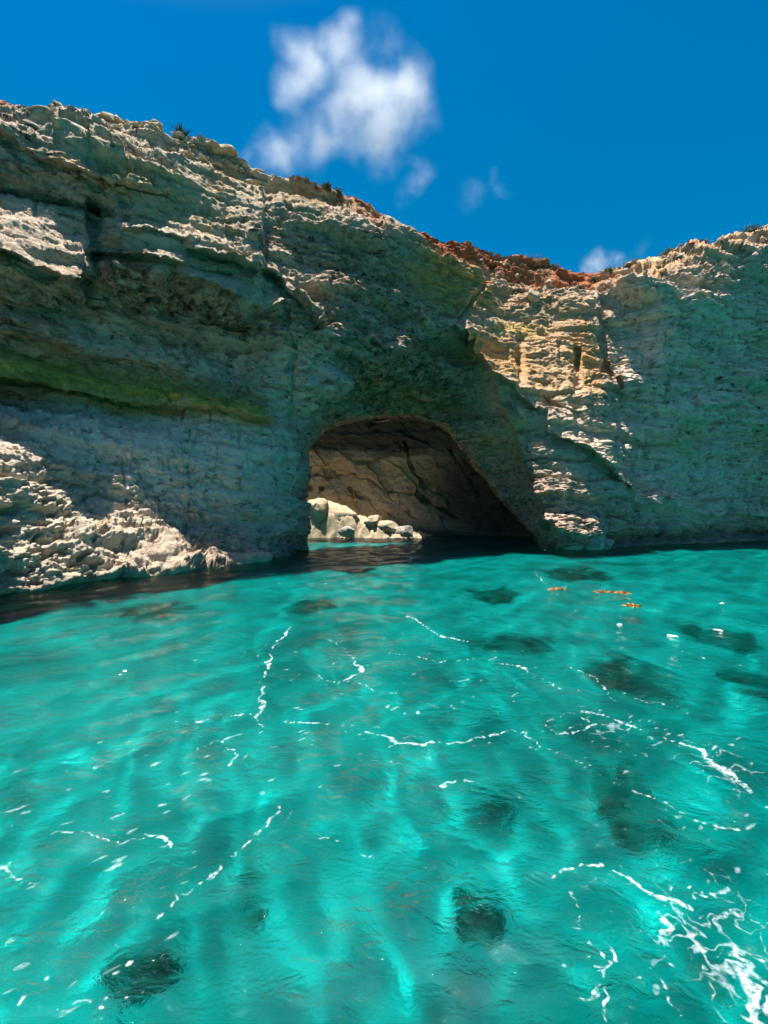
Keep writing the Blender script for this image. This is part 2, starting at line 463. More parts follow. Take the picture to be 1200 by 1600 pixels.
# ledges: beds that swell outwards and break off sharply along their lower edge (edge line, reach, length of the slope above)
LEDGES = [([(-150, 566), (0, 588), (120, 606), (250, 628), (400, 650), (425, 654)], 1.5, 38), ([(-160, 362), (0, 386), (40, 402), (85, 426), (132, 442)], 2.0, 75), ([(136, 376), (200, 383), (245, 392), (285, 406)], 1.0, 20),
          ([(195, 356), (240, 360), (292, 372)], 0.7, 14), ([(288, 432), (330, 434), (380, 452)], 1.0, 20),
          ([(300, 380), (360, 394), (402, 412), (440, 430), (466, 462), (494, 502)], 1.5, 30), ([(578, 528), (598, 545), (620, 549)], 1.0, 28),
          ([(455, 452), (480, 485), (500, 512)], 0.8, 20), ([(0, 206), (60, 236), (130, 262), (190, 286), (250, 300)], 0.7, 45),
          ([(728, 520), (740, 552), (768, 584), (800, 604), (832, 630), (845, 642)], 1.3, 75), ([(850, 612), (890, 640), (945, 646)], 0.7, 50),
          ([(955, 560), (970, 612), (984, 615)], 1.2, 45), ([(862, 668), (915, 705), (955, 735), (988, 760)], 1.6, 40),
          ([(795, 622), (812, 650), (818, 655)], 0.9, 25), ([(1095, 634), (1150, 628), (1210, 598), (1300, 570)], 1.4, 60),
          ([(0, 296), (60, 306), (110, 318), (170, 330)], -0.9, 10), ([(700, 590), (640, 612), (600, 640)][::-1], 0.6, 30),
          ([(200, 452), (300, 470), (400, 500), (450, 520)], 0.5, 12), ([(1060, 655), (1088, 660)], 0.5, 8), ([(845, 828), (862, 812), (872, 826)], 0.9, 22), ([(880, 852), (925, 850), (948, 852)], 1.6, 30)]
def ledge_relief(px, py):
    d = 0
    wob = 5 * fbm(px / 22, py / 22, 0 * px, 3, 500)
    for pts, h, L in LEDGES:
        a = np.array(pts, float)
        line = np.interp(px, a[:, 0], a[:, 1]) + wob
        up = line - py
        endm = sstep(a[0, 0] - 16, a[0, 0] + 2, px + wob) * (1 - sstep(a[-1, 0] - 2, a[-1, 0] + 14, px + wob))
        d = d + h * endm * sstep(-7, 0.5, up) * np.exp(-np.maximum(up, 0) / L)
    return d
def side_relief(px, py):
    """vertical breaks: the rock right of the line is set back"""
    w = 4 * fbm(px / 18, py / 18, 0 * px + 3, 3, 510)
    m = sstep(408, 415, px + w + 0.02 * (py - 380)) * sstep(280, 320, py) * (1 - sstep(420, 470, py)) * (1 - sstep(430, 640, px))
    m2 = sstep(938, 946, px + w - 0.06 * (py - 560)) * sstep(440, 480, py) * (1 - sstep(620, 700, py)) * (1 - sstep(960, 1080, px))
    m3 = sstep(806, 810, px + w) * (1 - sstep(812, 826, px)) * sstep(515, 535, py) * (1 - sstep(590, 620, py))
    m4 = sstep(894, 898, px + w) * (1 - sstep(902, 912, px)) * sstep(540, 550, py) * (1 - sstep(600, 620, py))
    m5 = sstep(130, 134, px + w) * (1 - sstep(136, 175, px)) * sstep(300, 330, py) * (1 - sstep(450, 480, py))
    return -(1.6 * m + 1.8 * m2 + 0.8 * m3 + 1.2 * m4 + 1.3 * m5)

def rock_relief(P, px, py, rough=1.0):
    """displacement in metres along the face normal; + is outwards"""
    x, y, z = P[..., 0], P[..., 1], P[..., 2]
    a = x * 0.72 + y * 0.55                                   # runs along the faces
    warp = fbm(x / 7, y / 7, z / 7, 3, 3)
    zl = z + 0.10 * a + 1.1 * warp                            # bedding coordinate, dipping gently
    d = 0.95 * fbm(x / 5.0, y / 5.0, z / 3.6, 3, 20)
    wx = 0.5 * fbm(x / 1.3, y / 1.3, z / 1.3, 2, 26); 
    bl = sstep(-0.30, 0.30, perlin(x / 6, y / 6, z / 6, 33))
    d = d + rough * (0.08 + 0.26 * bl) * blocks(x / 2.3 + wx, y / 2.3, zl / 1.15 + wx, 3)
    d = d + rough * (0.05 + 0.10 * bl) * blocks(x / 0.85 + wx, y / 0.85, zl / 0.42 + wx, 5)
    # thick beds standing proud or cut back
    k = zl / 1.45; kb = np.floor(k); fr = k - kb
    lat = perlin(a / 5.5, kb * 3.7, 0.3, 5)
    bed = (rand1(kb, 1) - 0.5) * 0.55 + lat * 0.55
    kb2 = kb + 1
    bed2 = (rand1(kb2, 1) - 0.5) * 0.55 + perlin(a / 5.5, kb2 * 3.7, 0.3, 5) * 0.55
    e = sstep(0.80, 1.0, fr)
    d = d + rough * 1.25 * (bed * (1 - e) + bed2 * e)
    d = d - rough * 0.45 * np.exp(-((fr - 0.90) / 0.07) ** 2) * sstep(0.0, 0.35, perlin(a / 4.5, kb * 5.1, z / 9, 36))
    # thin laminae with scalloped lower edges
    zl2 = zl + 0.10 * fbm(x / 0.9, y / 0.9, z / 0.9, 2, 9)
    k = zl2 / 0.40; kb = np.floor(k); fr = k - kb
    l1 = rand1(kb, 4) - 0.5 + 0.9 * perlin(a / 1.7, kb * 2.3, 5.1, 8)
    l2 = rand1(kb + 1, 4) - 0.5 + 0.9 * perlin(a / 1.7, (kb + 1) * 2.3, 5.1, 8)
    e = sstep(0.72, 1.0, fr)
    lam = (l1 * (1 - e) + l2 * e) + 0.35 * (0.5 - fr)
    lam = lam - 0.45 * np.exp(-((fr - 0.86) / 0.10) ** 2)
    lm = 0.35 + 0.65 * sstep(-0.25, 0.3, perlin(x / 4, y / 4, z / 4, 31))
    d = d + rough * (0.12 + 0.05 * sstep(680, 760, px)) * lam * lm
    d = d + 0.06 * sstep(930, 990, px) * lam
    # joints: narrow vertical cracks
    j = np.abs(perlin(a / 3.4 + 0.25 * warp, z / 16.0, 2.2, 14))
    d = d - rough * 0.30 * (1 - sstep(0.0, 0.045, j)) * sstep(-0.1, 0.25, perlin(a / 6, z / 6, 7.7, 15))
    # crumbling surface, scaly along the beds
    zz = z + 0.10 * a
    d = d + rough * 0.17 * ridged(x / 1.9, y / 1.9, zz / 0.75, 3, 40)
    pit = fbm(x / 1.1, y / 1.1, zz / 0.40, 2, 70)
    d = d - rough * 0.22 * sstep(0.14, 0.34, pit)
    d = d + rough * 0.13 * fbm(x / 0.5, y / 0.5, zz / 0.25, 2, 50)
    sc = 1 - np.abs(perlin(x / 0.34, y / 0.34, zz / 0.15, 53)) * 2
    d = d + 0.075 * sc + 0.05 * perlin(x / 0.17, y / 0.17, zz / 0.11, 55)
    return d

CRACKS = [([(296, 668), (292, 720), (297, 775), (290, 830), (297, 862)], 1.6, 0.32), ([(208, 690), (190, 728), (191, 775), (205, 805), (215, 850)], 1.6, 0.3), ([(285, 640), (284, 672)], 1.8, 0.25),
          ([(330, 650), (325, 680), (315, 700)], 1.8, 0.3), ([(380, 648), (372, 690), (378, 730)], 1.8, 0.3), ([(1058, 497), (1038, 520), (1036, 545)], 2.0, 0.5),
          ([(1092, 520), (1098, 560), (1104, 602)], 2.5, 0.6), ([(1122, 512), (1105, 540)], 2.0, 0.5), ([(1088, 600), (1078, 612)], 2.0, 0.4), ([(1050, 545), (1056, 600)], 3.0, 0.5),
          ([(1128, 660), (1120, 730), (1110, 770)], 2.5, 0.5), ([(1195, 640), (1192, 690)], 2.5, 0.4), ([(1150, 545), (1151, 590)], 2.0, 0.4), ([(1145, 790), (1146, 830)], 7, 2.2), ([(1040, 800), (1042, 835)], 5, 1.2), ([(1070, 830), (1072, 850)], 4, 0.9),
          ([(460, 470), (450, 500), (440, 520)], 3, 0.7), ([(690, 560), (672, 600), (700, 640)], 4, 0.6), ([(760, 440), (735, 470), (715, 505)], 3, 0.6), ([(365, 460), (352, 485)], 3, 0.6), ([(330, 462), (325, 490)], 3, 0.6),
          ([(60, 300), (100, 312), (150, 328), (200, 340)], 4, 0.9), ([(200, 515), (280, 530), (350, 545), (420, 548)], 4, 0.8), ([(0, 470), (90, 490), (160, 505)], 3, 0.6), ([(640, 590), (600, 618), (560, 640)], 3, 0.6)]
def build_cliff():
    cols = np.concatenate([np.linspace(-600, -60, 90, endpoint=False), np.linspace(-60, 1260, 900, endpoint=False), np.linspace(1260, 1900, 90)])
    NR = 540
    v = np.linspace(0, 1, NR)
    rim_j = RIM(cols) + 5.0 * fbm(cols / 28.0, 0.5 + 0 * cols, 0 * cols, 4, 77) + 3.0 * perlin(cols / 7.0, 0 * cols, 0.5 + 0 * cols, 78)
    wl = WATERLINE(cols)
    Dw = 3.5 * F / np.maximum(wl - 788, 20)
    bot = wl + 3.2 * F / Dw
    px = np.broadcast_to(cols[None], (NR, len(cols))).copy()
    # rows: below water (4 %), then face
    vv = np.where(v < 0.05, (v / 0.05), 0)
    py = np.where(v[:, None] < 0.05, bot[None] + (wl - bot)[None] * (v / 0.05)[:, None],
                  wl[None] + (rim_j - wl)[None] * ((v - 0.05) / 0.95)[:, None])
    D = DEPTH(px, py) + 3.0 * sstep(705, 570, py) * (1 - sstep(330, 510, px))
    N = grid_normals(at(px, py, D))
    if (N[NR // 2, 500] * (0 - at(600, 700, 38))).sum() < 0: N = -N
    D = D - ledge_relief(px, py) - side_relief(px, py)
    sd = poly_sd(px, py, CAVE) + 8 * fbm(px / 30, py / 30, 0 * px, 5, 520, 0.62) + 1.5 * perlin(px / 5, py / 5, 0 * px, 525)
    # the mouth lies in a larger hollowed vault with a broken outer edge
    sv = poly_sd(px, py, VAULT) + 14 * fbm(px / 45, py / 45, 0 * px, 4, 560, 0.6)
    D = D + np.where(sv > 0, 0.8 * sstep(0, 3, sv) + 4.2 * (1 - np.exp(-np.maximum(sv, 0) / 36.0)), 0) * (1 - 0.8 * sstep(800, 860, py))
    # rounded lip of the cave mouth and soffit running back into the rock
    D = D + 1.3 * np.exp(np.minimum(sd, 0) / 16.0) * (sd > -90)
    D = D + np.where(sd > 0, 4.5 * sstep(0, 4.5, sd), 0)
    P = at(px, py, D)
    # smooth normals a little by using the macro surface only
    rough = np.ones_like(px)
    rough -= 0.35 * blob(px, py, 240, 745, 210, 105, 0, 0.35)        # smooth shaded wall, lower part
    rough -= 0.10 * blob(px, py, 1090, 620, 130, 230, 0, 0.4)
    rough += 0.25 * blob(px, py, 520, 500, 220, 130, 20, 0.5)
    rough -= 0.45 * blob(px, py, 840, 560, 115, 85, 10, 0.4)
    rough -= 0.40 * blob(px, py, 50, 380, 105, 65, 15, 0.4)
    rough -= 0.35 * blob(px, py, 340, 340, 75, 85, 40, 0.5)
    d = rock_relief(P, px, py, rough)
    # tall joint-bounded panels on the sheer walls
    sheer = np.maximum(sstep(950, 1000, px), 0.6 * blob(px, py, 230, 740, 250, 110, 0, 0.4))
    wv = 0.35 * fbm(P[..., 0] / 2.5, P[..., 1] / 2.5, P[..., 2] / 2.5, 3, 540)
    aa = P[..., 0] * 0.72 + P[..., 1] * 0.55
    d = d + sheer * 0.50 * blocks(aa / 4.2 + wv, 0.5 + 0 * aa, P[..., 2] / 8.0 + 0.10 * aa + wv, 21)
    d = d + sheer * 0.20 * blocks(aa / 1.7 + wv, 0.5 + 0 * aa, P[..., 2] / 2.6 + 0.12 * aa + wv, 23)
    cwx = px + 2.5 * perlin(px / 11, py / 11, 0 * px, 2); cwy = py + 2.5 * perlin(px / 11, py / 11, 0 * px + 5, 2)
    gap = sstep(-0.35, 0.15, perlin(px / 30, py / 30, 0 * px + 2, 530))
    for pl, wd, dp in CRACKS:
        q = np.array(pl, float); lo, hi = q.min(0) - 25, q.max(0) + 25
        m = (px > lo[0]) & (px < hi[0]) & (py > lo[1]) & (py < hi[1])
        dd, _ = seg_dist(cwx[m], cwy[m], pl)
        d[m] = d[m] - dp * np.exp(-(dd / wd) ** 2) * gap[m]
    # karst pitted base at the water, left
    karst = blob(px, py, 60, 840, 260, 110, 12, 0.4) * (py > 690)
    d = d + karst * (0.24 * ridged(P[..., 0] / 1.1, P[..., 1] / 1.1, P[..., 2] / 0.7, 4, 60) - 0.6 * sstep(0.14, 0.28, fbm(P[..., 0] / 0.9, P[..., 1] / 0.9, P[..., 2] / 0.45, 3, 66)) + 0.10 * perlin(P[..., 0] / 0.2, P[..., 1] / 0.2, P[..., 2] / 0.14, 68))
    # drip flutes below the buttress
    fl = blob(px, py, 900, 730, 85, 150, 0, 0.4)
    d = d + fl * 0.55 * ridged(P[..., 0] / 1.5, P[..., 1] / 3, P[..., 2] / 7, 3, 63)
    # wave-cut notch at the waterline
    z = P[..., 2]
    notch = np.exp(-((z - 0.55) / 0.5) ** 2) * sstep(500, 900, px)
    d = d - 0.7 * notch
    shelf = np.exp(-((z - 0.02) / 0.22) ** 2)
    d = d + 0.35 * shelf * (1 + perlin(P[..., 0] / 1.2, P[..., 1] / 1.2, 0 * z, 5))
    d = d * (1 - 0.4 * sstep(0, 6, sd))
    P = P + N * d[..., None]
    # stains of the stone, mixed with painted sun and shade tones
    X, Y, Z = P[..., 0], P[..., 1], P[..., 2]
    nz = fbm(X / 3, Y / 3, Z / 2, 3, 90)
    g = lambda *a: blob(px, py, *a)
    band = pchip([(-700, 500), (0, 578), (120, 592), (250, 612), (400, 640), (470, 655), (2000, 700)])(px)
    moss = 1.1 * np.exp(-((py - band - 6 * nz) / 24) ** 2) * (1 - sstep(400, 440, px)) * 1.0
    moss = np.maximum(moss, 0.75 * g(200, 610, 130, 35, 5, 0.5))
    moss = np.maximum(moss, 0.3 * np.maximum(g(640, 625, 90, 22, 8, 0.6), g(790, 690, 45, 40, 0, 0.6)))
    moss = np.maximum(moss, 0.3 * np.maximum(g(1060, 690, 70, 22, 0, 0.6), g(1180, 695, 25, 15, 0, 0.6)))
    moss = np.maximum(moss, 0.2 * g(240, 300, 130, 40, 25, 0.6) + 0.2 * g(430, 300, 90, 30, 28, 0.6))
    moss = np.maximum(moss, 0.7 * g(815, 512, 40, 12, 0, 0.5))
    iron = np.maximum.reduce([1.0 * g(705, 440, 75, 42, 32, 0.5), 1.0 * g(915, 560, 26, 70, -8, 0.5), 0.95 * g(785, 555, 75, 38, 18, 0.5), 0.7 * g(850, 560, 110, 75, 10, 0.5), 0.5 * g(830, 480, 110, 25, 5, 0.6),
                              0.6 * g(340, 285, 30, 20, 30, 0.6), 0.6 * g(1000, 420, 120, 12, -12, 0.6), 0.6 * g(1110, 398, 90, 12, -14, 0.6),
                              0.35 * g(90, 540, 18, 10, 10, 0.5), 0.3 * g(150, 830, 14, 10, 0, 0.5)])
    red = np.maximum.reduce([1.0 * g(676, 378, 46, 26, 34, 0.35), 0.9 * g(745, 405, 60, 12, 14, 0.5), 0.9 * g(893, 432, 36, 10, 4, 0.4), 0.7 * g(800, 418, 60, 14, 10, 0.6),
                             0.8 * g(12, 158, 24, 14, 25, 0.5), 0.45 * g(470, 288, 22, 8, 25, 0.5), 0.5 * g(620, 342, 20, 10, 25, 0.5)])
    cap = (1 - sstep(14, 46, py - RIM(px) + 10 * nz)) * sstep(420, 640, px)
    iron = np.maximum(iron, 0.7 * cap); red = np.maximum(red, 0.85 * cap * sstep(-0.1, 0.2, perlin(X / 2.2, Y / 2.2, Z / 2.2, 95)) * (1 - sstep(930, 1000, px)))
    pale_b = g(830, 570, 130, 85, 10, 0.4)
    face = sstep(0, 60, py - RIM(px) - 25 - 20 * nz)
    algae_shade = 0.52 * face
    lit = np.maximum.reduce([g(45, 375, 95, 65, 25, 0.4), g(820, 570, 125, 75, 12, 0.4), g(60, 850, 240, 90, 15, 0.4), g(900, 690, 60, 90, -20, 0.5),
                             g(230, 260, 200, 36, 25, 0.5), g(330, 400, 190, 45, 28, 0.5), g(540, 880, 200, 10, 0, 0.3)])  # sunlit patches, kept clean and cream in the colour too
    algae_shade = algae_shade * (1 - 0.85 * lit)
    algae_shade = np.maximum(algae_shade, 0.95 * g(330, 480, 250, 48, 16, 0.5))  # dark band: real film plus overhang shade put into the colour
    algae_shade = np.maximum(algae_shade, 0.9 * g(640, 600, 120, 60, 0, 0.5))  # underside of the arch, its shade deepened by colour
    algae_shade = algae_shade * (1 - 0.75 * g(1090, 620, 150, 230, 0, 0.4)) * (1 - 0.8 * g(230, 725, 260, 105, 0, 0.4))
    algae_shade = np.maximum(algae_shade, 0.95 * sstep(-5, 3, sd))  # film thickened on the cave lip to paint its shade
    lime_lift = np.maximum.reduce([0.9 * g(460, 590, 70, 70, 20, 0.6), 0.8 * g(260, 545, 180, 35, 10, 0.6), 0.7 * g(420, 740, 60, 110, 0, 0.6),
                              1.0 * g(250, 720, 230, 95, 0, 0.5), 1.0 * g(1090, 610, 150, 230, 0, 0.6), 0.5 * g(800, 650, 50, 60, 0, 0.6)])  # lime stain, raised on the two sheer walls to lift their shade
    wet = np.exp(-np.maximum(Z - 0.15, 0) / 0.35) * (0.65 + 0.35 * nz) 
    wet = np.where(px < 420, wet * 0.45, wet)
    wet = np.maximum(wet, 0.75 * sstep(2.2, 0.4, Z + nz) * sstep(920, 1000, px))
    pale = np.maximum(0.8 * g(70, 830, 180, 100, 20, 0.4), 0.5 * lit)  # sunlight painted as a cream tone on the lit patches
    shade_tone = 0.2 * sstep(0, 8, sd)  # soffit darkened in colour as shade
    stain = np.stack([moss, iron, red, algae_shade], -1); stain_shade = np.stack([lime_lift, wet, pale, shade_tone], -1)
    keep = (sd < 6)
    fk = keep[:-1, :-1] & keep[1:, :-1] & keep[:-1, 1:] & keep[1:, 1:]
    f = grid_faces(NR, len(cols), fk)[:, ::-1]
    V, f, at_ = compact(P.reshape(-1, 3), f, {'stain': np.clip(stain, 0, 1).reshape(-1, 4), 'stain_shade': np.clip(stain_shade, 0, 1).reshape(-1, 4)})
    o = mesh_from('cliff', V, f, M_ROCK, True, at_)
    tag(o, 'layered limestone sea cliff with overhanging face and cave mouth', None, None, 'structure')
    return P, cols, px, py
CLIFF_P, RIMCOLS, CPX, CPY = build_cliff()
RIMLINE = CLIFF_P[-1]
def on_cliff(px, py):
    c = int(np.argmin(np.abs(RIMCOLS - px)))
    r = int(np.argmin(np.abs(CPY[:, c] - py)))
    return CLIFF_P[r, c]

def build_plateau():
    ts = np.concatenate([[0, 0.25, 0.7, 1.5, 3], np.arange(4, 40, 0.8), [45]])
    R = RIMLINE[::3]
    d = R[:, :2] / np.linalg.norm(R[:, :2], axis=1, keepdims=True)
    d = d * 0.4 + np.array([0, 0.6]); d /= np.linalg.norm(d, axis=1, keepdims=True)
    rows = []
    for i, tt in enumerate(ts):
        p = R.copy()
        p[:, :2] += d * tt
        p[:, 2] += 0.10 * tt - 0.02 * (i > 0) + (0.15 * perlin(p[:, 0] / 2, p[:, 1] / 2, 0 * p[:, 0], 3) if i else 0)
        rows.append(p)
    p = rows[-1].copy(); p[:, 2] = -5; rows.append(p)  # unseen skirt, closes the hollow behind against stray light
    P = np.stack(rows)
    nr, nc = P.shape[:2]
    cx, cy = P[..., 0], P[..., 1]
    hole = poly_sd(cx, cy, HOLE) + 0.7 * fbm(cx / 2, cy / 2, 0 * cx, 2, 6) > 0
    fk = ~(hole[:-1, :-1] & hole[1:, :-1] & hole[:-1, 1:] & hole[1:, 1:])
    f = grid_faces(nr, nc, fk)[:, ::-1]
    z4 = np.zeros((nr * nc, 4)); s = z4.copy(); s[:, 2] = 0.5
    V, f, a = compact(P.reshape(-1, 3), f, {'stain': s, 'stain_shade': z4})
    o = mesh_from('plateau', V, f, M_ROCK, True, a)
    tag(o, 'stony clifftop ground behind the rim', None, None, 'structure')
HOLE = [(-28, 41), (1.0, 42), (1.5, 52), (1.5, 60), (-28, 60)]      # unseen shaft, shaped to let sun and sky into the cave
build_plateau()

# ------------------------------------------------------------------ cave behind the arch
def build_cave():
    pts = []
    for px, lst in {380: [(560, 57.5), (700, 58), (760, 56.8), (840, 55.4), (900, 55.2)], 480: [(500, 57), (600, 57.6), (650, 58.0), (700, 58.9), (735, 58.7), (790, 56.2), (840, 54.8), (900, 54.8)],
                    560: [(500, 56.5), (600, 57.2), (650, 57.8), (705, 58.9), (735, 58.6), (760, 57.7), (800, 56.0), (840, 54.8), (900, 54.8)],
                    640: [(500, 54.5), (600, 55.5), (650, 56.4), (720, 57.4), (770, 56.8), (840, 55.6), (900, 55.5)],
                    720: [(500, 49), (600, 50), (650, 51.5), (720, 54.5), (780, 56.2), (830, 55.5), (900, 55.5)],
                    800: [(500, 49.5), (600, 49.5), (700, 50.5), (780, 52.5), (830, 53), (900, 53)],
                    880: [(500, 50), (700, 50), (800, 50), (900, 50)], 960: [(500, 52), (900, 52)]}.items():
        for py, D in lst: pts.append((px, py, D))
    T = TPS(pts, 0.002)
    cols = np.linspace(385, 950, 420); rows = np.linspace(905, 505, 320)
    px, py = np.meshgrid(cols, rows)
    D = T(px, py)
    # long curved fractures and bulging beds
    qx = px + 3 * perlin(px / 14, py / 14, 0 * px, 2); qy = py + 3 * perlin(px / 14, py / 14, 0 * px + 5, 2)
    for pl, wd, dp in [([(525, 742), (550, 741), (580, 752), (603, 768), (650, 772), (690, 797), (715, 810)], 3.2, 1.3),
                       ([(605, 770), (620, 790), (650, 812)], 2.0, 0.8), ([(633, 690), (645, 735), (668, 765), (700, 778)], 3.5, 1.2),
                       ([(480, 742), (510, 745), (530, 740)], 2.0, 0.7), ([(560, 790), (545, 760)], 1.8, 0.5), ([(590, 800), (575, 780), (555, 770)], 1.6, 0.5),
                       ([(500, 770), (515, 790), (512, 812)], 2.0, 0.5), ([(700, 700), (730, 740), (760, 800)], 4.0, 1.2), ([(640, 700), (600, 716), (560, 722)], 2.0, 0.6)]:
        dd, _ = seg_dist(qx, qy, pl)
        D = D + 0.8 * dp * np.exp(-(dd / (0.55 * wd)) ** 2)
    for cx, cy, rr in [(483, 762, 4), (503, 765, 3.5), (668, 783, 6), (640, 800, 4)]:
        D = D + 1.2 * np.exp(-(((px - cx) ** 2 + (py - cy) ** 2) / rr ** 2))
    P = at(px, py, D); N = grid_normals(P)
    if (N[150, 200] * (-P[150, 200])).sum() < 0: N = -N
    x, y, z = P[..., 0], P[..., 1], P[..., 2]
    up = sstep(735, 700, py + 8 * perlin(px / 40, py / 40, 0 * px, 4))
    d = 0.55 * fbm(x / 3.2, y / 3.2, z / 2.4, 3, 120) + 0.22 * fbm(x / 0.9, y / 0.9, z / 0.7, 4, 125) + 0.25 * blocks(x / 2.6 + 0.4 * perlin(x / 2, y / 2, z / 2, 7), y / 2.6, z / 1.8 + 0.25 * x, 9)
    k = (z + 0.35 * fbm(x / 3, y / 3, z / 3, 2, 128)) / 0.45; kb = np.floor(k); fr = k - kb
    d = d + up * 0.35 * ((rand1(kb, 3) - 0.5) * (1 - sstep(.7, 1, fr)) + (rand1(kb + 1, 3) - 0.5) * sstep(.7, 1, fr))
    d = d + up * 0.25 * ridged(x / 1.2, y / 1.2, z / 0.7, 3, 130)
    d = d + 0.5 * sstep(690, 760, px) * ridged(x / 2.5, y / 2.5, z / 2.5, 3, 133)
    P = P + N * d[..., None]
    nz = fbm(x / 3, y / 3, z / 1.5, 3, 140)
    iron = np.maximum.reduce([0.85 * blob(px, py, 530, 742, 75, 26, 4, 0.6), 0.7 * blob(px, py, 605, 755, 25, 16, 20, 0.6), 0.5 * blob(px, py, 505, 790, 40, 30, 0, 0.6),
                              0.8 * sstep(705, 730, py)]) * (0.8 + 0.5 * nz)
    shade_tone = np.maximum(0.9 * sstep(720, 698, py + 14 * nz), 0.92 * blob(px, py, 770, 770, 110, 90, 40, 0.5))  # shade of the cave top and right side painted into the rock
    shade_tone = np.maximum(shade_tone, 0.8 * sstep(1.2, 0.3, z))
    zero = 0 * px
    st = np.stack([zero, iron * (1 - 0.35 * sstep(560, 680, px)), zero, zero], -1); st2 = np.stack([zero, zero, 0.9 + zero, shade_tone], -1)
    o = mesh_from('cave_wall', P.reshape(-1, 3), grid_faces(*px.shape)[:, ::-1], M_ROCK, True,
                  {'stain': np.clip(st, 0, 1).reshape(-1, 4), 'stain_shade': np.clip(st2, 0, 1).reshape(-1, 4)})
    tag(o, 'brown and orange rock wall inside the sea cave', None, None, 'structure')
    # vault over the inner part of the cave
    gx = np.linspace(-22, 15, 80); gy = np.linspace(46.5, 62, 40)
    X, Y = np.meshgrid(gx, gy)
    Z = 13.2 + 0.9 * fbm(X / 4, Y / 4, 0 * X, 3, 150) - 0.05 * (X - 2) ** 2 * 0.2
    zz = np.zeros((X.size, 4)); z2 = zz.copy(); z2[:, 3] = 0.8  # roof colour darkened to stand in for cave shade
    o = mesh_from('cave_roof', np.stack([X, Y, Z], -1).reshape(-1, 3), grid_faces(*X.shape, keep=~((X < np.where(Y < 53.8, 1.8, -2.5) + 0.6 * perlin(Y / 2, X, 0 * X, 4)) & (Y < 70))[:-1, :-1]), M_ROCK, True, {'stain': zz, 'stain_shade': z2})  # unseen edge cut so sun reaches only the beach and left wall
    tag(o, 'rock vault over the sea cave, coloured dark for shade', None, None, 'structure')
build_cave()

# ------------------------------------------------------------------ loose rocks
def boulder_mesh(name, seed, flat=0.75, cuts=9, sub=3, mat=None):
    import bmesh
    bm = bmesh.new(); bmesh.ops.create_icosphere(bm, subdivisions=sub, radius=1.0)
    V = np.array([v.co[:] for v in bm.verts])
    r = np.random.default_rng(seed)
    for i in range(cuts):                                          # chip flat facets off the ball
        n = r.normal(size=3); n /= np.linalg.norm(n)
        h = r.uniform(0.55, 0.85)
        e = V @ n - h
        V = V - np.where(e > 0, e, 0)[:, None] * n * 0.93
    V = V * (1 + 0.16 * fbm(V[:, 0] * 1.6 + seed, V[:, 1] * 1.6, V[:, 2] * 1.6, 3, seed)[:, None])
    V = V * (1 + 0.10 * ridged(V[:, 0] * 3 + seed, V[:, 1] * 3, V[:, 2] * 4, 3, seed)[:, None] + (0.05 * blocks(V[:, 0] * 3 + seed, V[:, 1] * 3, V[:, 2] * 4, 3)[:, None] if sub > 2 else 0))
    V[:, 2] *= flat
    for v, c in zip(bm.verts, V): v.co = c
    me = bpy.data.meshes.new(name); bm.to_mesh(me); bm.free()
    me.polygons.foreach_set('use_smooth', np.full(len(me.polygons), sub > 2, bool))
    me.materials.append(mat or M_ROCK)
    return me
def tint_material(name, c1, c2, dark=(0.1, 0.09, 0.08), rough=0.9):
    t = NT(name); pos = t.n('ShaderNodeNewGeometry').outputs['Position']
    n = t.noise(pos, 1.7, 6, 0.65, 0.3); n2 = t.noise(pos, 7.0, 5, 0.7)
    c = t.ramp(n, [(0.35, c1), (0.65, c2)])
    c = t.mix(t.ramp(n2, [(0.30, 0.8), (0.45, 0.0)]), c, dark)
    t.principled(c, rough, t.bump(t.math('ADD', n, t.math('MULTIPLY', n2, 0.5)), 0.8, 0.1), 0.2)
    return t.m
M_PALE = tint_material('pale_limestone', (0.33, 0.26, 0.165), (0.50, 0.41, 0.28), (0.15, 0.12, 0.08))
M_GREY = tint_material('grey_limestone', (0.22, 0.205, 0.18), (0.40, 0.37, 0.32))
M_TAN = tint_material('tan_limestone', (0.36, 0.28, 0.19), (0.54, 0.45, 0.33))
M_RUST = tint_material('rusty_stone', (0.34, 0.08, 0.03), (0.52, 0.20, 0.08))
ROCKS = {m.name: [boulder_mesh('rock', 10 * i + k, 0.6 + 0.1 * (k % 4), 8 + k, 2, m) for k in range(6)]
         for i, m in enumerate((M_PALE, M_GREY, M_TAN, M_RUST))}
def rock(parent, p, size, mat, r, squash=(1, 1, 1), name='rock', tilt=0.4):
    o = bpy.data.objects.new(name, ROCKS[mat][r.integers(6)]); COL.objects.link(o)
    size = size * (0.45 + 0.9 * r.random() ** 2.5)
    p = np.array(p, float) - np.array([0, -0.15 * size, 0.22 * size])
    o.location = p; o.scale = (size * squash[0] * r.uniform(0.8, 1.25), size * squash[1] * r.uniform(0.8, 1.25), size * squash[2] * r.uniform(0.8, 1.2))
    o.rotation_euler = (r.normal(0, tilt), r.normal(0, tilt), r.uniform(0, 6.28))
    if parent: o.parent = parent
    return o
CLIFF = bpy.data.objects['cliff']
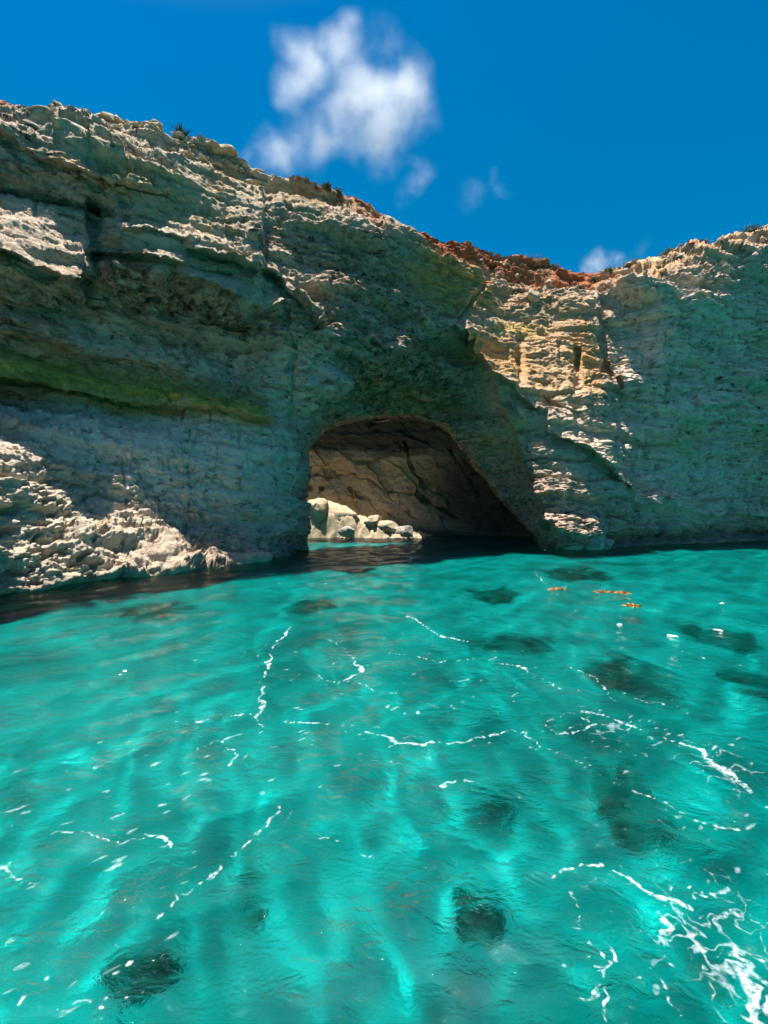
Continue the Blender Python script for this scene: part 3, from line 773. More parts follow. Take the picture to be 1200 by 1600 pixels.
def rim_rocks():
    r = np.random.default_rng(21)
    # blocky caprock on the high rim, rubble and soil along the saddle, broken stones to the right
    for px in np.arange(42, 420, 9.0):
        c = int(np.argmin(np.abs(RIMCOLS - px)))
        for k in range(4):
            py = RIM(px) + r.uniform(-2, 9) + 16 * k * r.random()
            p = on_cliff(px + r.uniform(-4, 4), py)
            rock(CLIFF, p + np.array([0, 0.1, 0.0]), r.uniform(0.30, 0.75) * (0.8 if k else 1), ['tan_limestone', 'grey_limestone', 'tan_limestone', 'pale_limestone'][r.integers(4)], r, (1.5, 1.0, 0.62), tilt=0.2)
    for px in np.arange(420, 640, 11.0):
        p = on_cliff(px, RIM(px) + r.uniform(-2, 12))
        rock(CLIFF, p, r.uniform(0.22, 0.6), ['tan_limestone', 'grey_limestone', 'rusty_stone'][r.integers(3)], r, (1.3, 1, 0.6))
    for i in range(110):
        px = r.uniform(640, 955); py = RIM(px) + abs(r.normal(0, 24)) + 2
        p = on_cliff(px, py)
        rock(CLIFF, p, r.uniform(0.18, 0.48) * (1.5 if r.random() < 0.12 else 1), 'rusty_stone' if (px < 745 or (870 < px < 930)) and py < RIM(px) + 26 else ['tan_limestone', 'rusty_stone', 'tan_limestone', 'rusty_stone', 'pale_limestone'][r.integers(5)], r)
    for i in range(70):
        px = r.uniform(930, 1230); py = RIM(px) + abs(r.normal(0, 9)) + 0
        p = on_cliff(px, py)
        rock(CLIFF, p, r.uniform(0.25, 0.8), ['tan_limestone', 'grey_limestone', 'pale_limestone', 'tan_limestone', 'rusty_stone'][r.integers(5)], r, (1.4, 1, 0.6), tilt=0.25)
rim_rocks()

def build_beach():
    cols = np.linspace(290, 700, 300)  # part hidden behind the left jamb is added to bounce sun inside
    px = np.broadcast_to(cols, (80, 300)); v = np.linspace(0, 1, 80)[:, None]
    D = 48.8 + 9 * v + 0 * px
    X = (px - 600) / F * 53; Y = D
    h = interp([(290, 2.8), (440, 3.2), (480, 3.0), (545, 2.4), (600, 1.2), (645, 0.3), (700, -0.6)])(px)
    Z = -1.2 + (h + 0.9) * sstep(0, 0.24, v + 0.06 * fbm(X / 1.5, Y / 1.5, 0 * X, 3, 177)) + 0.6 * fbm(X / 2, Y / 2, 0 * X, 3, 170) + 0.35 * ridged(X / 0.9, Y / 0.9, 0 * X, 4, 173) + 0.25 * blocks(X / 0.9, Y / 0.9, 0.5 + 0 * X, 31)
    o = mesh_from('cave_beach', np.stack([X, Y, Z], -1).reshape(-1, 3), grid_faces(80, 300), M_PALE, True)
    tag(o, 'sunlit pale boulder beach inside the sea cave', None, None, 'structure')
    r = np.random.default_rng(31)
    for i in range(200):
        px = 470 + 190 * r.random() ** 0.9; v = r.random()
        X = (px - 600) / F * 53; Y = 49.9 + 4.0 * v
        hh = interp([(440, 3.2), (480, 3.0), (545, 2.4), (600, 1.2), (645, 0.3), (700, -0.6)])(px)
        z = max(-0.1, -0.6 + (hh + 0.8) * v)
        rock(o, (X, Y, z), r.uniform(0.35, 0.95), 'grey_limestone' if (v < 0.4 and r.random() < 0.5) else 'pale_limestone', r)
build_beach()
def named_boulder(px, py, D, size, squash, mat, label, seed, rot=(0, 0, 0), group=None):
    me = boulder_mesh('boulder', seed, 1.0, 16, 4, mat)
    o = bpy.data.objects.new('boulder', me); COL.objects.link(o)
    o.location = at(px, py, D); o.scale = [size * k for k in squash]; o.rotation_euler = rot
    tag(o, label, 'boulder', group)
    return o
named_boulder(524, 806, 51.8, 2.1, (1.4, 0.9, 0.8), M_PALE, 'biggest sunlit pale boulder on the cave beach', 301)
named_boulder(489, 803, 51.5, 1.9, (0.9, 0.9, 1.15), M_PALE, 'tall sunlit pale boulder beside the left cave jamb', 302)
named_boulder(582, 817, 51.2, 1.1, (1.1, 0.9, 0.8), M_PALE, 'middle-sized sunlit pale boulder right of the biggest one on the cave beach', 303)
named_boulder(604, 822, 51.0, 1.0, (1.5, 0.9, 0.8), M_PALE, 'low sunlit pale boulder between the middle and the grey brown one on the cave beach', 306)
named_boulder(630, 831, 50.6, 0.9, (1.4, 0.9, 0.75), M_GREY, 'grey brown boulder at the right end of the cave beach', 304)
named_boulder(545, 829, 50.2, 0.75, (1.5, 0.9, 0.7), M_GREY, 'flat grey boulder among pale stones at the cave beach edge', 305)

# ------------------------------------------------------------------ clouds
def cloud(px, py, dist, blobs, density, label, seed, nscale=3.0):
    """a puff of vapour: blobs are (dx, dy, r) in photo pixels around (px,py)"""
    c = at(px, py, dist)
    k = dist / F
    t = NT('cloud_vapour')
    tc = t.n('ShaderNodeTexCoord').outputs['Object']
    n0 = t.n('ShaderNodeTexNoise'); t.l(tc, n0.inputs['Vector']); n0.inputs['Scale'].default_value = nscale * 0.8 ; n0.inputs['Detail'].default_value = 2
    off = t.n('ShaderNodeVectorMath', operation='MULTIPLY_ADD'); t.l(n0.outputs['Color'], off.inputs[0]); off.inputs[1].default_value = (0.5, 0.5, 0.5); off.inputs[2].default_value = (-0.25, -0.25, -0.25)
    wv = t.n('ShaderNodeVectorMath', operation='ADD'); t.l(tc, wv.inputs[0]); t.l(off.outputs[0], wv.inputs[1])
    R = max(max(abs(b[0]) + b[2], abs(b[1]) + b[2]) for b in blobs) * 1.15
    fld = None
    for (dx, dy, r, amp) in blobs:
        dn = t.n('ShaderNodeVectorMath', operation='DISTANCE'); t.l(wv.outputs[0], dn.inputs[0]); dn.inputs[1].default_value = (dx / R, 0.05 * math.sin(dx), -dy / R)
        f = t.math('MULTIPLY', t.math('SUBTRACT', 1.0, t.math('DIVIDE', dn.outputs['Value'], 0.82 * r / R), clamp=True), amp)
        fld = f if fld is None else t.math('MAXIMUM', fld, f)
    n1 = t.n('ShaderNodeTexNoise'); t.l(tc, n1.inputs['Vector']); n1.inputs['Scale'].default_value = nscale * 2.8; n1.inputs['Detail'].default_value = 7; n1.inputs['Roughness'].default_value = 0.62
    er = t.math('MULTIPLY_ADD', n1.outputs[0], 2.5, -1.22)
    dens = t.math('MULTIPLY', t.math('MULTIPLY', t.math('ADD', fld, t.math('MULTIPLY', er, t.math('MINIMUM', t.math('MULTIPLY', fld, 3.0), 0.9)), clamp=True), fld), density)
    v = t.n('ShaderNodeVolumePrincipled'); v.inputs['Color'].default_value = (1, 1, 1, 1); v.inputs['Anisotropy'].default_value = 0.1
    t.l(dens, v.inputs['Density']); t.l(v.outputs[0], t.out.inputs['Volume'])
    t.m.cycles.volume_step_rate = 0.45
    import bmesh
    bm = bmesh.new(); bmesh.ops.create_icosphere(bm, subdivisions=3, radius=1.0)
    me = bpy.data.meshes.new('cloud'); bm.to_mesh(me); bm.free(); me.materials.append(t.m)
    o = bpy.data.objects.new('cloud', me); COL.objects.link(o)
    o.location = c; o.scale = (R * k, R * k * 0.8, R * k)
    tag(o, label, 'cloud')
    return o
cloud(545, 146, 900, [(-70, -30, 75, 1.0), (-15, -55, 70, 0.9), (20, -10, 95, 1.0), (90, -15, 85, 1.0), (50, 50, 80, 1.0), (-20, 60, 60, 0.9),
                      (-115, 92, 75, 0.75), (-60, 60, 80, 0.5), (60, -80, 60, 0.3), (110, 40, 60, 0.4), (-160, 90, 45, 0.4)], 0.022, 'large white cumulus puff in the upper part of the sky', 1)
cloud(945, 408, 1500, [(-10, 8, 38, 0.7), (18, 0, 32, 0.4), (60, -18, 30, 0.2)], 0.024, 'small thin white cloud peeping over the low right rim', 2)
cloud(700, 290, 1300, [(-45, -12, 40, 0.4), (-70, 10, 35, 0.25), (40, 8, 40, 0.28), (80, 0, 30, 0.25)], 0.02, 'faint wisp of cloud below the large puff', 3)

# ------------------------------------------------------------------ water
def wave_height(x, y, cell):
    w = np.random.default_rng(5)
    z = 0 * x
    wx = 0.5 * fbm(x / 3.0, y / 3.0, 0 * x, 2, 200); wy = 0.5 * fbm(x / 3.0, y / 3.0, 0 * x + 9, 2, 205)
    for i in range(18):
        lam = 0.55 * 1.13 ** i * (0.9 + 0.2 * w.random())
        th = w.uniform(0, 6.283) if lam < 2.2 else w.normal(0.6, 0.8)
        ph = w.random() * 6.28
        amp = 0.0052 * lam ** 1.7 if lam < 1.5 else 0.0104 * (lam / 1.5) ** 0.6
        k = 2 * math.pi / lam
        fade = 1 - sstep(0.20, 0.42, cell / lam)
        gate = 0.55 + 0.9 * (perlin(x / (lam * 5) + i * 3.3, y / (lam * 5), 0 * x + i, 210))
        z = z + amp * fade * gate * np.sin(k * (math.cos(th) * (x + wx) + math.sin(th) * (y + wy)) + ph)
    return z
def build_water():
    th = np.radians(np.concatenate([np.linspace(-180, -56, 40, endpoint=False), np.linspace(-56, 56, 620, endpoint=False), np.linspace(56, 180, 41)]))
    r = [0.15, 0.5]
    while r[-1] < 70:
        r.append(r[-1] + min(max(0.05, 1.6 * r[-1] ** 2 / 2625.0), 0.22))
    r += [80, 100, 140, 200, 300, 500, 900]
    r = np.array(r)
    R, T = np.meshgrid(r, th, indexing='ij')
    X = R * np.sin(T); Y = R * np.cos(T)
    dense = (np.abs(T) < math.radians(57))
    cell = np.where(dense, np.maximum(np.gradient(r)[:, None], R * math.radians(0.181)), 3.0)
    Z = wave_height(X, Y, cell)
    f = grid_faces(len(r), len(th))
    P = np.stack([X, Y, Z], -1).reshape(-1, 3)
    o = mesh_from('water', P, f[:, ::-1], M_WATER, True)
    n = o.data.polygons[1000].normal
    if n.z < 0: o.data.flip_normals()
    tag(o, 'clear rippled turquoise sea water', None, None, 'structure')
    return o
WATER = build_water()
BED = 4.2
def bed_z(x, y):
    return -BED + 0.5 * fbm(x / 7, y / 7, 0 * x, 3, 300) + 0.12 * fbm(x / 1.5, y / 1.5, 0 * x, 2, 304)
def build_seabed():
    g = np.concatenate([[-900, -300, -120], np.linspace(-70, 70, 200), [120, 300, 900]])
    X, Y = np.meshgrid(g, g + 20, indexing='xy')
    P = np.stack([X, Y, bed_z(X, Y)], -1)
    o = mesh_from('seabed', P.reshape(-1, 3), grid_faces(len(g), len(g)), M_SAND, True)
    tag(o, 'pale sandy sea bed under the water', None, None, 'structure')
    return o
SEABED = build_seabed()
try:
    sun_d.cycles.is_caustics_light = True
    WATER.cycles.is_caustics_caster = True
    SEABED.cycles.is_caustics_receiver = True
except Exception as e:
    print('caustics', e)

# ------------------------------------------------------------------ weed-covered rocks on the sea bed
def weed_material():
    t = NT('seaweed_rock'); pos = t.n('ShaderNodeNewGeometry').outputs['Position']
    n = t.noise(pos, 1.6, 5, 0.65, 0.5); n2 = t.noise(pos, 6, 4, 0.7)
    c = t.ramp(n, [(0.38, (0.06, 0.065, 0.04)), (0.50, (0.15, 0.15, 0.10)), (0.60, (0.38, 0.36, 0.28))])
    t.principled(c, 0.95, t.bump(n2, 1.0, 0.1), 0.1); return t.m
M_WEED = weed_material()
def submerged(px, py, wpx, hpx, height, label, seed):
    depth = BED - height * 0.6
    x, y = on_bed(px, py, depth)
    x1, y1 = on_bed(px + wpx, py, depth); rx = abs(x1 - x)
    xa, ya = on_bed(px, py - hpx, depth); xb, yb = on_bed(px, py + hpx, depth); ry = max(0.3, math.hypot(ya - yb, xa - xb) / 2)
    n = 90
    g = np.linspace(-1.35, 1.35, n); U, Vv = np.meshgrid(g, g)
    X = x + U * rx; Y = y + Vv * ry
    rr = np.hypot(U, Vv) + 1.9 * fbm(U * 1.3 + seed, Vv * 1.3, 0 * U, 5, 600, 0.62) + 0.10
    rr = rr + 2.5 * sstep(0.85, 1.3, np.hypot(U, Vv))
    hgt = height * sstep(1.05, 0.35, rr) * (0.75 + 0.8 * fbm(X / 0.5, Y / 0.5, 0 * X + seed, 3, 610)) 
    Z = bed_z(X, Y) - 0.06 + hgt
    keep = (rr < 1.12)
    fk = keep[:-1, :-1] & keep[1:, :-1] & keep[:-1, 1:] & keep[1:, 1:]
    V, f, _ = compact(np.stack([X, Y, Z], -1).reshape(-1, 3), grid_faces(n, n, fk))
    o = mesh_from('submerged_rock', V, f, M_WEED, True)
    tag(o, label, 'rock')
    o.cycles.is_caustics_receiver = True
    return o
for i, a in enumerate([
    (750, 1405, 44, 42, 0.5, 'dark round weedy rock under the clear water near the lower edge'),
    (985, 1235, 72, 62, 0.5, 'large dark weedy rock patch under the water at right'),
    (985, 1048, 70, 30, 0.7, 'dark weedy rock under water right of the middle foam line'),
    (1120, 985, 75, 24, 0.7, 'broad dark submerged rock below the right cliff wall'),
    (905, 893, 60, 10, 1.6, 'olive brown shoal just under the surface before the buttress'),
    (765, 925, 55, 14, 0.9, 'dark submerged rock between the cave mouth and the olive shoal'),
    (485, 940, 38, 10, 0.9, 'small dark submerged rock in front of the cave jamb'),
    (245, 948, 60, 12, 0.9, 'dark submerged rock patch off the shaded left cliff'),
    (400, 1425, 40, 26, 0.3, 'faint broken weed patch below the foam trail'),
    (215, 1525, 70, 55, 0.4, 'dark weedy rock patch in the lower left water'),
    (800, 1000, 80, 16, 0.6, 'long dark submerged ledge in the middle distance'),
    (1185, 1060, 50, 30, 0.6, 'dark submerged rock cut by the right picture edge'),
    (775, 1240, 26, 10, 0.25, 'tiny weed tuft on the sand above the round rock'),
    (1000, 1300, 40, 18, 0.3, 'small weed patch just below the large dark rock patch'),
]): submerged(*a, seed=i * 3.1)

# ------------------------------------------------------------------ foam
STRANDS = [  # photo-traced courses of the foam lines, width in cm, breakup
    ([(636, 962), (660, 972), (686, 995), (730, 1003)], 9, .25), ([(600, 1020), (690, 1035), (745, 1030), (800, 1040), (846, 1060), (880, 1080)], 6, .4),
    ([(540, 1133), (600, 1148), (622, 1164), (700, 1166), (760, 1152), (800, 1141), (822, 1144)], 6, .1), ([(822, 1144), (850, 1168), (905, 1190), (940, 1200)], 3.5, .45),
    ([(900, 1108), (950, 1120), (1000, 1142), (1050, 1155), (1090, 1175), (1112, 1192), (1145, 1212), (1190, 1250)], 8, .3),
    ([(905, 1118), (935, 1135), (900, 1148), (870, 1143)], 7, .35), ([(455, 980), (425, 1015), (415, 1050), (410, 1085), (408, 1115), (402, 1155)], 7, .4),
    ([(505, 998), (530, 1008), (555, 1038), (568, 1052), (522, 1068), (500, 1050)], 6, .4), ([(440, 1128), (500, 1133), (560, 1134)], 4, .35),
    ([(418, 1258), (430, 1268), (420, 1280), (412, 1300)], 4, .1), ([(425, 1275), (400, 1312), (370, 1335), (330, 1368), (300, 1392), (250, 1432)], 3.5, .5),
    ([(505, 1310), (530, 1318), (550, 1332), (580, 1340)], 2.5, .3),
    ([(868, 1378), (890, 1355), (942, 1354), (980, 1374), (1030, 1404), (1068, 1420), (1100, 1402), (1132, 1388)], 3.6, .1),
    ([(1030, 1430), (1048, 1462), (1052, 1508)], 3.4, .2), ([(1068, 1435), (1088, 1478), (1112, 1520)], 3.0, .3), ([(928, 1508), (982, 1500), (934, 1538), (914, 1560)], 3.5, .2),
    ([(1030, 1536), (1040, 1570), (1056, 1592)], 3, .2), ([(890, 1400), (905, 1450), (930, 1480), (940, 1560), (945, 1600)], 1.6, .5),
    ([(912, 1198), (960, 1224), (1030, 1254), (1070, 1282), (1104, 1293), (1145, 1290)], 3.2, .3), ([(1120, 1200), (1160, 1230), (1200, 1262)], 5, .4),
    ([(1160, 1530), (1180, 1552), (1176, 1580), (1200, 1610), (1230, 1620)], 6, 0), ([(1200, 1555), (1212, 1585), (1225, 1610)], 7, 0),
    ([(1130, 1420), (1165, 1432), (1200, 1450)], 5, .2), ([(1120, 1440), (1140, 1490), (1180, 1500), (1200, 1490)], 5, .2), ([(1040, 1400), (1060, 1390), (1085, 1395), (1080, 1412)], 3, .1),
    ([(225, 1155), (270, 1140), (330, 1128), (400, 1118)], 4, .6), ([(300, 1175), (340, 1160), (370, 1185), (360, 1200)], 5, .5), ([(60, 1300), (160, 1310), (240, 1312), (290, 1328)], 4, .62),
    ([(230, 1305), (260, 1315), (285, 1328)], 6, .3), ([(140, 1445), (160, 1428), (185, 1415)], 4, .2), ([(185, 1520), (205, 1505), (218, 1495)], 4, .15),
    ([(20, 1570), (60, 1535), (80, 1525)], 5, .3), ([(15, 1470), (28, 1462)], 4, .2), ([(0, 1360), (40, 1385), (60, 1392)], 4, .5), ([(100, 1580), (160, 1560), (230, 1545)], 2.5, .6),
    ([(690, 1230), (720, 1222), (745, 1232)], 2.5, .5), ([(560, 1068), (600, 1085), (640, 1080)], 4, .5), ([(880, 1040), (930, 1060), (960, 1095)], 4, .5), ([(640, 1205), (600, 1190), (560, 1195)], 2, .5), ([(960, 1080), (1010, 1100), (1060, 1105)], 4, .5), ([(1040, 1010), (1100, 1030), (1160, 1040)], 5, .6),
    ([(0, 928), (80, 914), (150, 905), (250, 897)], 7, .55), ([(250, 897), (330, 886), (400, 877), (470, 868)], 8, .5), ([(845, 860), (900, 860), (960, 859)], 14, .2), ([(960, 858), (1080, 854), (1200, 848)], 8, .6),
    ([(870, 858), (900, 859), (945, 857)], 16, .2), ([(960, 857), (1040, 857)], 9, .5), ([(300, 884), (360, 877), (380, 874)], 9, .4), ([(420, 912), (470, 915), (520, 913)], 7, .5),
    ([(0, 930), (60, 918), (130, 908)], 6, .6), ([(640, 985), (600, 1000), (560, 995)], 4, .6), ([(660, 1095), (700, 1110), (720, 1105)], 3, .6), ([(830, 890), (845, 905), (860, 920)], 10, .6),
]
def foam_material():
    t = NT('sea_foam'); pos = t.n('ShaderNodeNewGeometry').outputs['Position']
    n = t.noise(pos, 22.0, 4, 0.65)
    d = t.n('ShaderNodeBsdfPrincipled'); d.inputs['Base Color'].default_value = (0.62, 0.74, 0.80, 1); d.inputs['Roughness'].default_value = 0.8
    tr = t.n('ShaderNodeBsdfTransparent'); mx = t.n('ShaderNodeMixShader')
    a = t.attr('alpha')[0]
    t.l(t.math('MULTIPLY', a, t.ramp(n, [(0.36, 0.05), (0.58, 1.0)])), mx.inputs[0]); t.l(tr.outputs[0], mx.inputs[1]); t.l(d.outputs[0], mx.inputs[2]); t.l(mx.outputs[0], t.out.inputs[0])
    return t.m
M_FOAM = foam_material()
def build_foam():
    th = np.radians(np.linspace(-43, 43, 900))
    r = [2.6]
    while r[-1] < 42: r.append(r[-1] + min(max(0.011, 1.3 * r[-1] ** 2 / 2625.0), 0.30))
    r = np.array(r)
    R, T = np.meshgrid(r, th, indexing='ij')
    X = (R * np.sin(T)).astype(np.float32); Y = (R * np.cos(T)).astype(np.float32)
    z0 = np.zeros_like(X)
    sc = np.clip(Y / 8, 0.5, 3.0)
    WX = X + 0.22 * fbm(X / 0.5, Y / 0.5, z0, 4, 700, 0.6); WY = Y + 0.22 * fbm(X / 0.5, Y / 0.5, z0 + 7, 4, 710, 0.6)
    brk = perlin(X / 0.35, Y / 0.35, z0 + 3, 720) * 0.6 + 0.6 * perlin(X / 1.1, Y / 1.1, z0, 722)
    fine = perlin(X / 0.09, Y / 0.09, z0, 724)
    lace = 1 - 2.2 * np.abs(perlin(WX / 0.10, WY / 0.10, z0 + 2, 726))
    Fd = np.full(X.shape, -1.0, np.float32)
    for pts, w, bk in STRANDS:
        a = np.array(pts, float)
        wp = on_plane(a[:, 0], a[:, 1])[:, :2]
        lo = wp.min(0) - 0.9; hi = wp.max(0) + 0.9
        m = (X > lo[0]) & (X < hi[0]) & (Y > lo[1]) & (Y < hi[1])
        if not m.any(): continue
        d, t = seg_dist(WX[m], WY[m], wp)
        wm = w * 0.0031 * (0.55 + 0.45 * np.sin(np.pi * np.clip(t, 0.02, 0.98))) * np.clip(0.65 + 1.1 * (brk[m] - (bk - 0.35)) , 0, 1.8)
        f = wm * 1.6 - d * 0.80 + 0.030 * (lace[m] - 0.60) + 0.008 * fine[m]
        # thinner threads running beside the main one
        d2 = np.abs(d - 0.16 - 0.10 * brk[m])
        f2 = wm * 0.35 - d2 * 0.6 - 0.016 + 0.016 * lace[m]
        Fd[m] = np.maximum(Fd[m], np.maximum(f, f2))
    # lacy net in the wake at lower right, torn flecks on the left
    for cx, cy, rr, th_, k in [(1130, 1450, 0.75, 0.040, 0.26), (1195, 1490, 0.6, 0.050, 0.20), (1100, 1190, 0.9, 0.03, 0.35), (930, 1130, 0.8, 0.028, 0.35)]:
        c = on_plane(cx, cy)[:2]
        m = np.hypot(X - c[0], Y - c[1]) < rr * 1.3
        cell = np.abs(perlin(WX[m] / k, WY[m] / k, 0.5 + z0[m], 730))
        fall = 1 - np.hypot(X[m] - c[0], Y[m] - c[1]) / (rr * 1.25)
        Fd[m] = np.maximum(Fd[m], (th_ * np.clip(fall * 1.6, 0, 1) * (0.6 + 0.9 * brk[m]) - cell * 0.5) * 0.25)
    for cx, cy, rx, ry, th_ in [(150, 1300, 2.2, 1.8, 0.40), (120, 1500, 1.2, 1.0, 0.40), (330, 1160, 2.6, 2.0, 0.42), (1000, 1150, 2.8, 2.0, 0.44), (1120, 1300, 1.4, 1.2, 0.44),
                                (480, 1030, 4, 3, 0.44), (560, 1130, 2.8, 2.0, 0.46), (980, 960, 7, 4, 0.48), (740, 1060, 4, 3, 0.48), (1000, 1450, 1.0, 1.0, 0.48)]:
        c = on_plane(cx, cy)[:2]
        u = np.hypot((X - c[0]) / rx, (Y - c[1]) / ry); m = u < 1
        s_ = X[m] * 0.75 + Y[m] * 0.66; q_ = -X[m] * 0.66 + Y[m] * 0.75
        v = perlin(s_ / 0.20, q_ / 0.075, 0 * s_, 740) * 0.75 + 0.45 * perlin(s_ / 0.6, q_ / 0.35, 0 * s_, 741)
        Fd[m] = np.maximum(Fd[m], (v - th_ - 0.25 * u[m] ** 2) * 0.03)
    cellw = np.maximum(np.minimum(np.maximum(0.05, 1.6 * R ** 2 / 2625.0), 0.22), R * math.radians(0.181))
    live = Fd > -0.02
    Z = np.zeros_like(X)
    Z[live] = wave_height(X[live], Y[live], cellw[live])
    Z = Z + np.clip(0.010 + 0.0006 * R, 0, 0.03)
    nr, nc = X.shape
    P = np.stack([X, Y, Z], -1).reshape(-1, 3); Fv = Fd.ravel()
    q = grid_faces(nr, nc)
    q = q[(Fv[q] > 0).any(1)]
    tri = np.vstack([q[:, [0, 1, 2]], q[:, [0, 2, 3]]])
    pos = Fv[tri] > 0; cnt = pos.sum(1)
    out = [P[tri[cnt == 3]]]; fo = [Fv[tri[cnt == 3]]]
    def cut(i, j):
        t = Fv[i] / (Fv[i] - Fv[j]); return P[i] + (P[j] - P[i]) * t[:, None]
    t1 = tri[cnt == 1]; k = np.argmax(Fv[t1] > 0, 1); ar = np.arange(len(t1))
    a, b, c = t1[ar, k], t1[ar, (k + 1) % 3], t1[ar, (k + 2) % 3]
    out.append(np.stack([P[a], cut(a, b), cut(a, c)], 1)); fo.append(np.stack([Fv[a], 0 * Fv[a], 0 * Fv[a]], 1))
    t2 = tri[cnt == 2]; k = np.argmin(Fv[t2] > 0, 1); ar = np.arange(len(t2))
    n_, a, b = t2[ar, k], t2[ar, (k + 1) % 3], t2[ar, (k + 2) % 3]
    ca, cb = cut(a, n_), cut(b, n_); z_ = 0 * Fv[a]
    out += [np.stack([P[a], P[b], cb], 1), np.stack([P[a], cb, ca], 1)]; fo += [np.stack([Fv[a], Fv[b], z_], 1), np.stack([Fv[a], z_, z_], 1)]
    V = np.vstack(out).reshape(-1, 3); fv = np.vstack(fo).reshape(-1)
    al = np.clip(0.10 + fv / 0.030, 0, 0.80)
    f = np.arange(len(V)).reshape(-1, 3)
    o = mesh_from('sea_foam', V, f, M_FOAM, False, {'alpha': np.stack([al] * 4, -1)})
    tag(o, 'white lacy foam streaks drifting on the turquoise water', None, None, 'stuff')
build_foam()

# ------------------------------------------------------------------ plants on the rim
def leaf_material(name, c1, c2):
    t = NT(name); pos = t.n('ShaderNodeNewGeometry').outputs['Position']
    n = t.noise(pos, 9, 3, 0.6)
    t.principled(t.ramp(n, [(0.35, c1), (0.65, c2)]), 0.8, None, 0.2); return t.m
M_LEAF = leaf_material('green_leaves', (0.035, 0.05, 0.015), (0.10, 0.11, 0.04))
M_SAGE = leaf_material('grey_green_leaves', (0.06, 0.065, 0.035), (0.15, 0.14, 0.085))
M_DRY = leaf_material('dry_twigs', (0.13, 0.09, 0.05), (0.27, 0.19, 0.11))
M_BARK = leaf_material('bark', (0.05, 0.035, 0.025), (0.10, 0.07, 0.05))
def blade(V, Fc, p, d, L, w, r):
    """a bent, tapered strip"""
    d = d / np.linalg.norm(d); s = np.cross(d, r.normal(size=3)); s /= np.linalg.norm(s) + 1e-9
    i = len(V)
    for k, t in enumerate((0, 0.5, 1.0)):
        c = p + d * L * t + np.array([0, 0, -0.22 * L * t * t])
        ww = w * (1 - 0.85 * t) * (0.75 if k == 0 else 1)
        V += [c - s * ww, c + s * ww]
    Fc += [(i, i + 1, i + 3, i + 2), (i + 2, i + 3, i + 5, i + 4)]
def shrub(px, py, w, h, kind, label, seed, group=None):
    r = np.random.default_rng(seed)
    w, h = 1.6 * w, 1.6 * h
    base = on_cliff(px, min(py, float(RIM(px)) + 6 if py < RIM(px) + 16 else py)) + np.array([0, 0.05, -0.05])
    root = bpy.data.objects.new('shrub', None); COL.objects.link(root); root.location = base
    tag(root, label, 'shrub', group)
    V, Fc, SV, SF = [], [], [], []
    mat = {'spiky': M_LEAF, 'leafy': M_LEAF, 'sage': M_SAGE, 'dry': M_DRY}[kind]
    nst = 14
    for k in range(nst):
        a = r.uniform(0, 6.28); el = r.uniform(0.35, 1.0)
        tip = np.array([math.cos(a) * w * (1.05 - el) * 1.1, math.sin(a) * w * (1.05 - el) * 1.1, h * el * r.uniform(0.6, 1.0)])
        blade(SV, SF, np.zeros(3), tip + np.array([0, 0, 0.22 * np.linalg.norm(tip)]), np.linalg.norm(tip), 0.018, r)
        for q in range(46 if kind != 'spiky' else 9):
            t = r.uniform(0.25, 1.05)
            p = tip * t + r.normal(size=3) * 0.10 * np.array([w, w, h]) * 1.3
            if p[2] < -0.02: p[2] = abs(p[2])
            if kind == 'spiky': blade(V, Fc, tip * t * 0.5, tip + r.normal(size=3) * 0.2 + np.array([0, 0, 0.4]), r.uniform(0.4, 0.8) * h, 0.028, r)
            elif kind == 'dry': blade(V, Fc, p, tip * 0.6 + r.normal(size=3) * 0.35 + np.array([0, 0, 0.3]), r.uniform(0.25, 0.5), 0.024, r)
            else: blade(V, Fc, p, r.normal(size=3) + np.array([0, 0, 0.6]), r.uniform(0.10, 0.22), 0.045, r)
    mesh_from('foliage', np.array(V), np.array(Fc), mat, False, None, root)
    mesh_from('stem', np.array(SV), np.array(SF), M_BARK, False, None, root)
    return root
for i, a in enumerate([(283, 208, 0.55, 0.75, 'spiky', 'spiky green shrub on the high left rim below the cloud tail'),
                       (527, 313, 0.55, 0.55, 'leafy', 'rounded dark green bush on the sloping rim above the arch'),
                       (508, 306, 0.35, 0.32, 'sage', 'small grey green tuft beside the rounded bush on the rim'),
                       (835, 420, 1.25, 1.05, 'dry', 'bushy dry brown shrub on the low saddle of the rim'),
                       (868, 428, 0.6, 0.5, 'dry', 'small dry shrub just right of the big brown one'),
                       (928, 440, 0.65, 0.6, 'leafy', 'green bush beside the dark red earth hollow'),
                       (903, 448, 0.6, 0.45, 'sage', 'low grey green bush under the dark red earth hollow'),
                       (952, 428, 0.6, 0.4, 'leafy', 'flat green cushion plant at the foot of the right rim'),
                       (1040, 401, 0.9, 0.5, 'sage', 'wide grey green cushion plant halfway along the right rim'),
                       (1098, 391, 0.7, 0.5, 'sage', 'grey green tuft on the rising right rim'),
                       (1168, 372, 0.95, 0.65, 'leafy', 'dark green bush near the end of the right rim'),
                       (985, 412, 0.5, 0.35, 'sage', 'small grey tuft on the right rim above the pale stones'),
                       (815, 452, 0.5, 0.35, 'leafy', 'green tuft below the dry brown shrub')]): shrub(*a, seed=900 + i)
named_boulder(112, 203, float(on_cliff(112, 203)[1]) - 0.2, 0.85, (1.25, 0.8, 0.75), M_PALE, 'pale wedge shaped boulder lying under the left rim', 311, (0.1, 0.45, 0.3))
named_boulder(836, 466, float(on_cliff(836, 466)[1]) - 0.2, 0.9, (0.75, 0.5, 1.0), M_PALE, 'pale tilted slab standing above the sunlit buttress', 312, (0.2, -0.5, 0.2))
named_boulder(925, 840, 37.3, 1.2, (0.9, 0.9, 1.5), M_GREY, 'pointed grey rock at the foot of the buttress by the water', 313, (0, 0.1, 0.5))
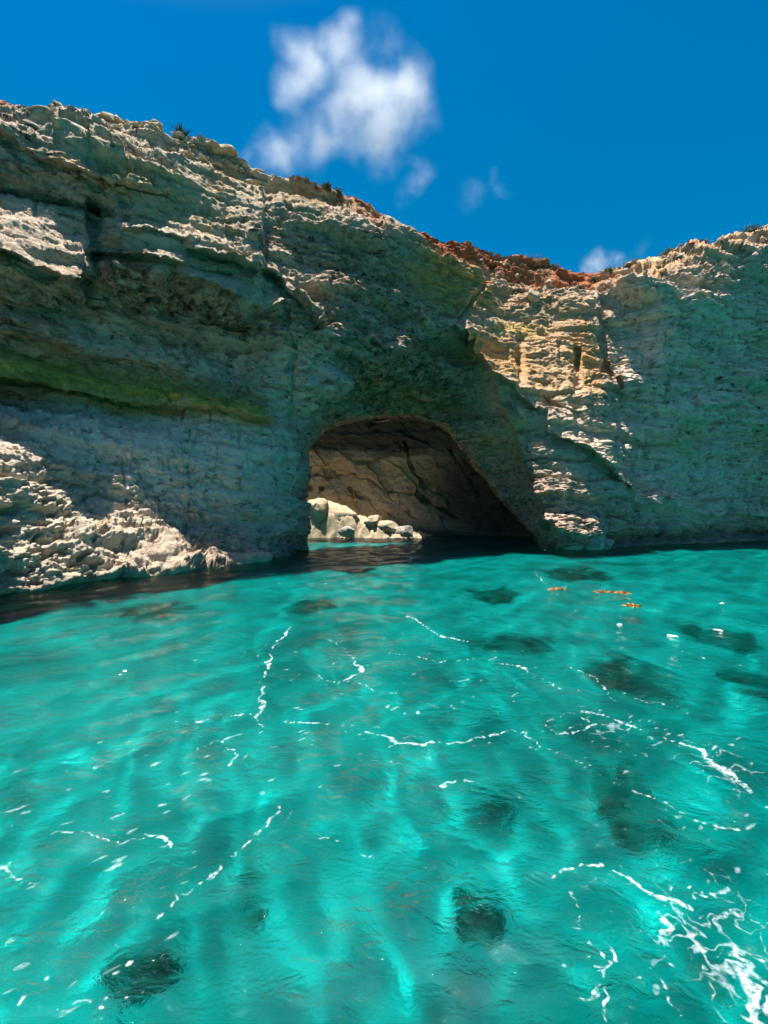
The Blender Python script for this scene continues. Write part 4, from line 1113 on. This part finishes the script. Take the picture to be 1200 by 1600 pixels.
named_boulder(893, 853, 37.0, 0.7, (1.3, 0.8, 0.75), M_GREY, 'low grey rock left of the pointed rock at the buttress foot', 314, (0, 0, 0.2))
named_boulder(945, 850, 37.9, 0.8, (0.9, 0.8, 0.8), M_GREY, 'low grey rock right of the pointed rock at the buttress foot', 315, (0, 0, 1.2))

# ------------------------------------------------------------------ things afloat
M_SEAWEED = leaf_material('drifting_weed', (0.30, 0.13, 0.03), (0.55, 0.28, 0.08))
M_WHITE = tint_material('bleached_white', (0.72, 0.74, 0.72), (0.82, 0.83, 0.80), (0.6, 0.6, 0.58))
def weed_raft(px, py, w, label, seed):
    r = np.random.default_rng(seed); c = on_plane(px, py)
    V, Fc = [], []
    for k in range(90):
        p = np.array([np.clip(r.normal(0, 0.3), -0.6, 0.6) * w, np.clip(r.normal(0, 0.14), -0.3, 0.3) * w * 2, 0.02 + 0.02 * r.random()])
        blade(V, Fc, p, np.array([r.normal(), r.normal() * 0.6, 0.25]), r.uniform(0.10, 0.28), 0.02, r)
    o = mesh_from('floating_seaweed', np.array(V), np.array(Fc), M_SEAWEED, False); o.location = c
    tag(o, label, 'seaweed', 'rafts of orange seaweed afloat off the buttress')
for i, a in enumerate([(872, 922, 0.6, 'leftmost orange raft of floating seaweed below the buttress'), (945, 926, 0.5, 'orange floating seaweed raft between two others below the buttress'),
                       (974, 928, 0.35, 'small orange floating seaweed raft beside the middle one'), (988, 948, 0.35, 'orange floating seaweed scrap closest to the boat')]): weed_raft(*a, seed=950 + i)
for i, (px, py, sz, sq, rz, label) in enumerate([(195, 1050, 0.055, (1, 1.2, 0.6), 0.3, 'small white oval float alone on the left water'), (1050, 995, 0.13, (1.5, 0.5, 0.3), -0.5, 'white elongated scrap afloat on the right water'),
        (968, 977, 0.10, (1.1, 0.7, 0.3), 0.2, 'white scrap afloat between orange seaweed and the elongated one'), (1122, 986, 0.12, (1.3, 0.6, 0.3), -0.7, 'white scrap afloat farthest right on the water'),
        (1128, 944, 0.14, (1, 0.6, 0.3), 0.5, 'tiny white scrap afloat close under the right cliff')]):
    o = bpy.data.objects.new('floating_scrap', boulder_mesh('floating_scrap', 970 + i, 1.0, 4, 3, M_WHITE)); COL.objects.link(o)
    o.location = on_plane(px, py) + np.array([0, 0, 0.02]); o.scale = [0.7 * sz * k for k in sq]; o.rotation_euler = (0, 0, rz)
    tag(o, label, 'debris')
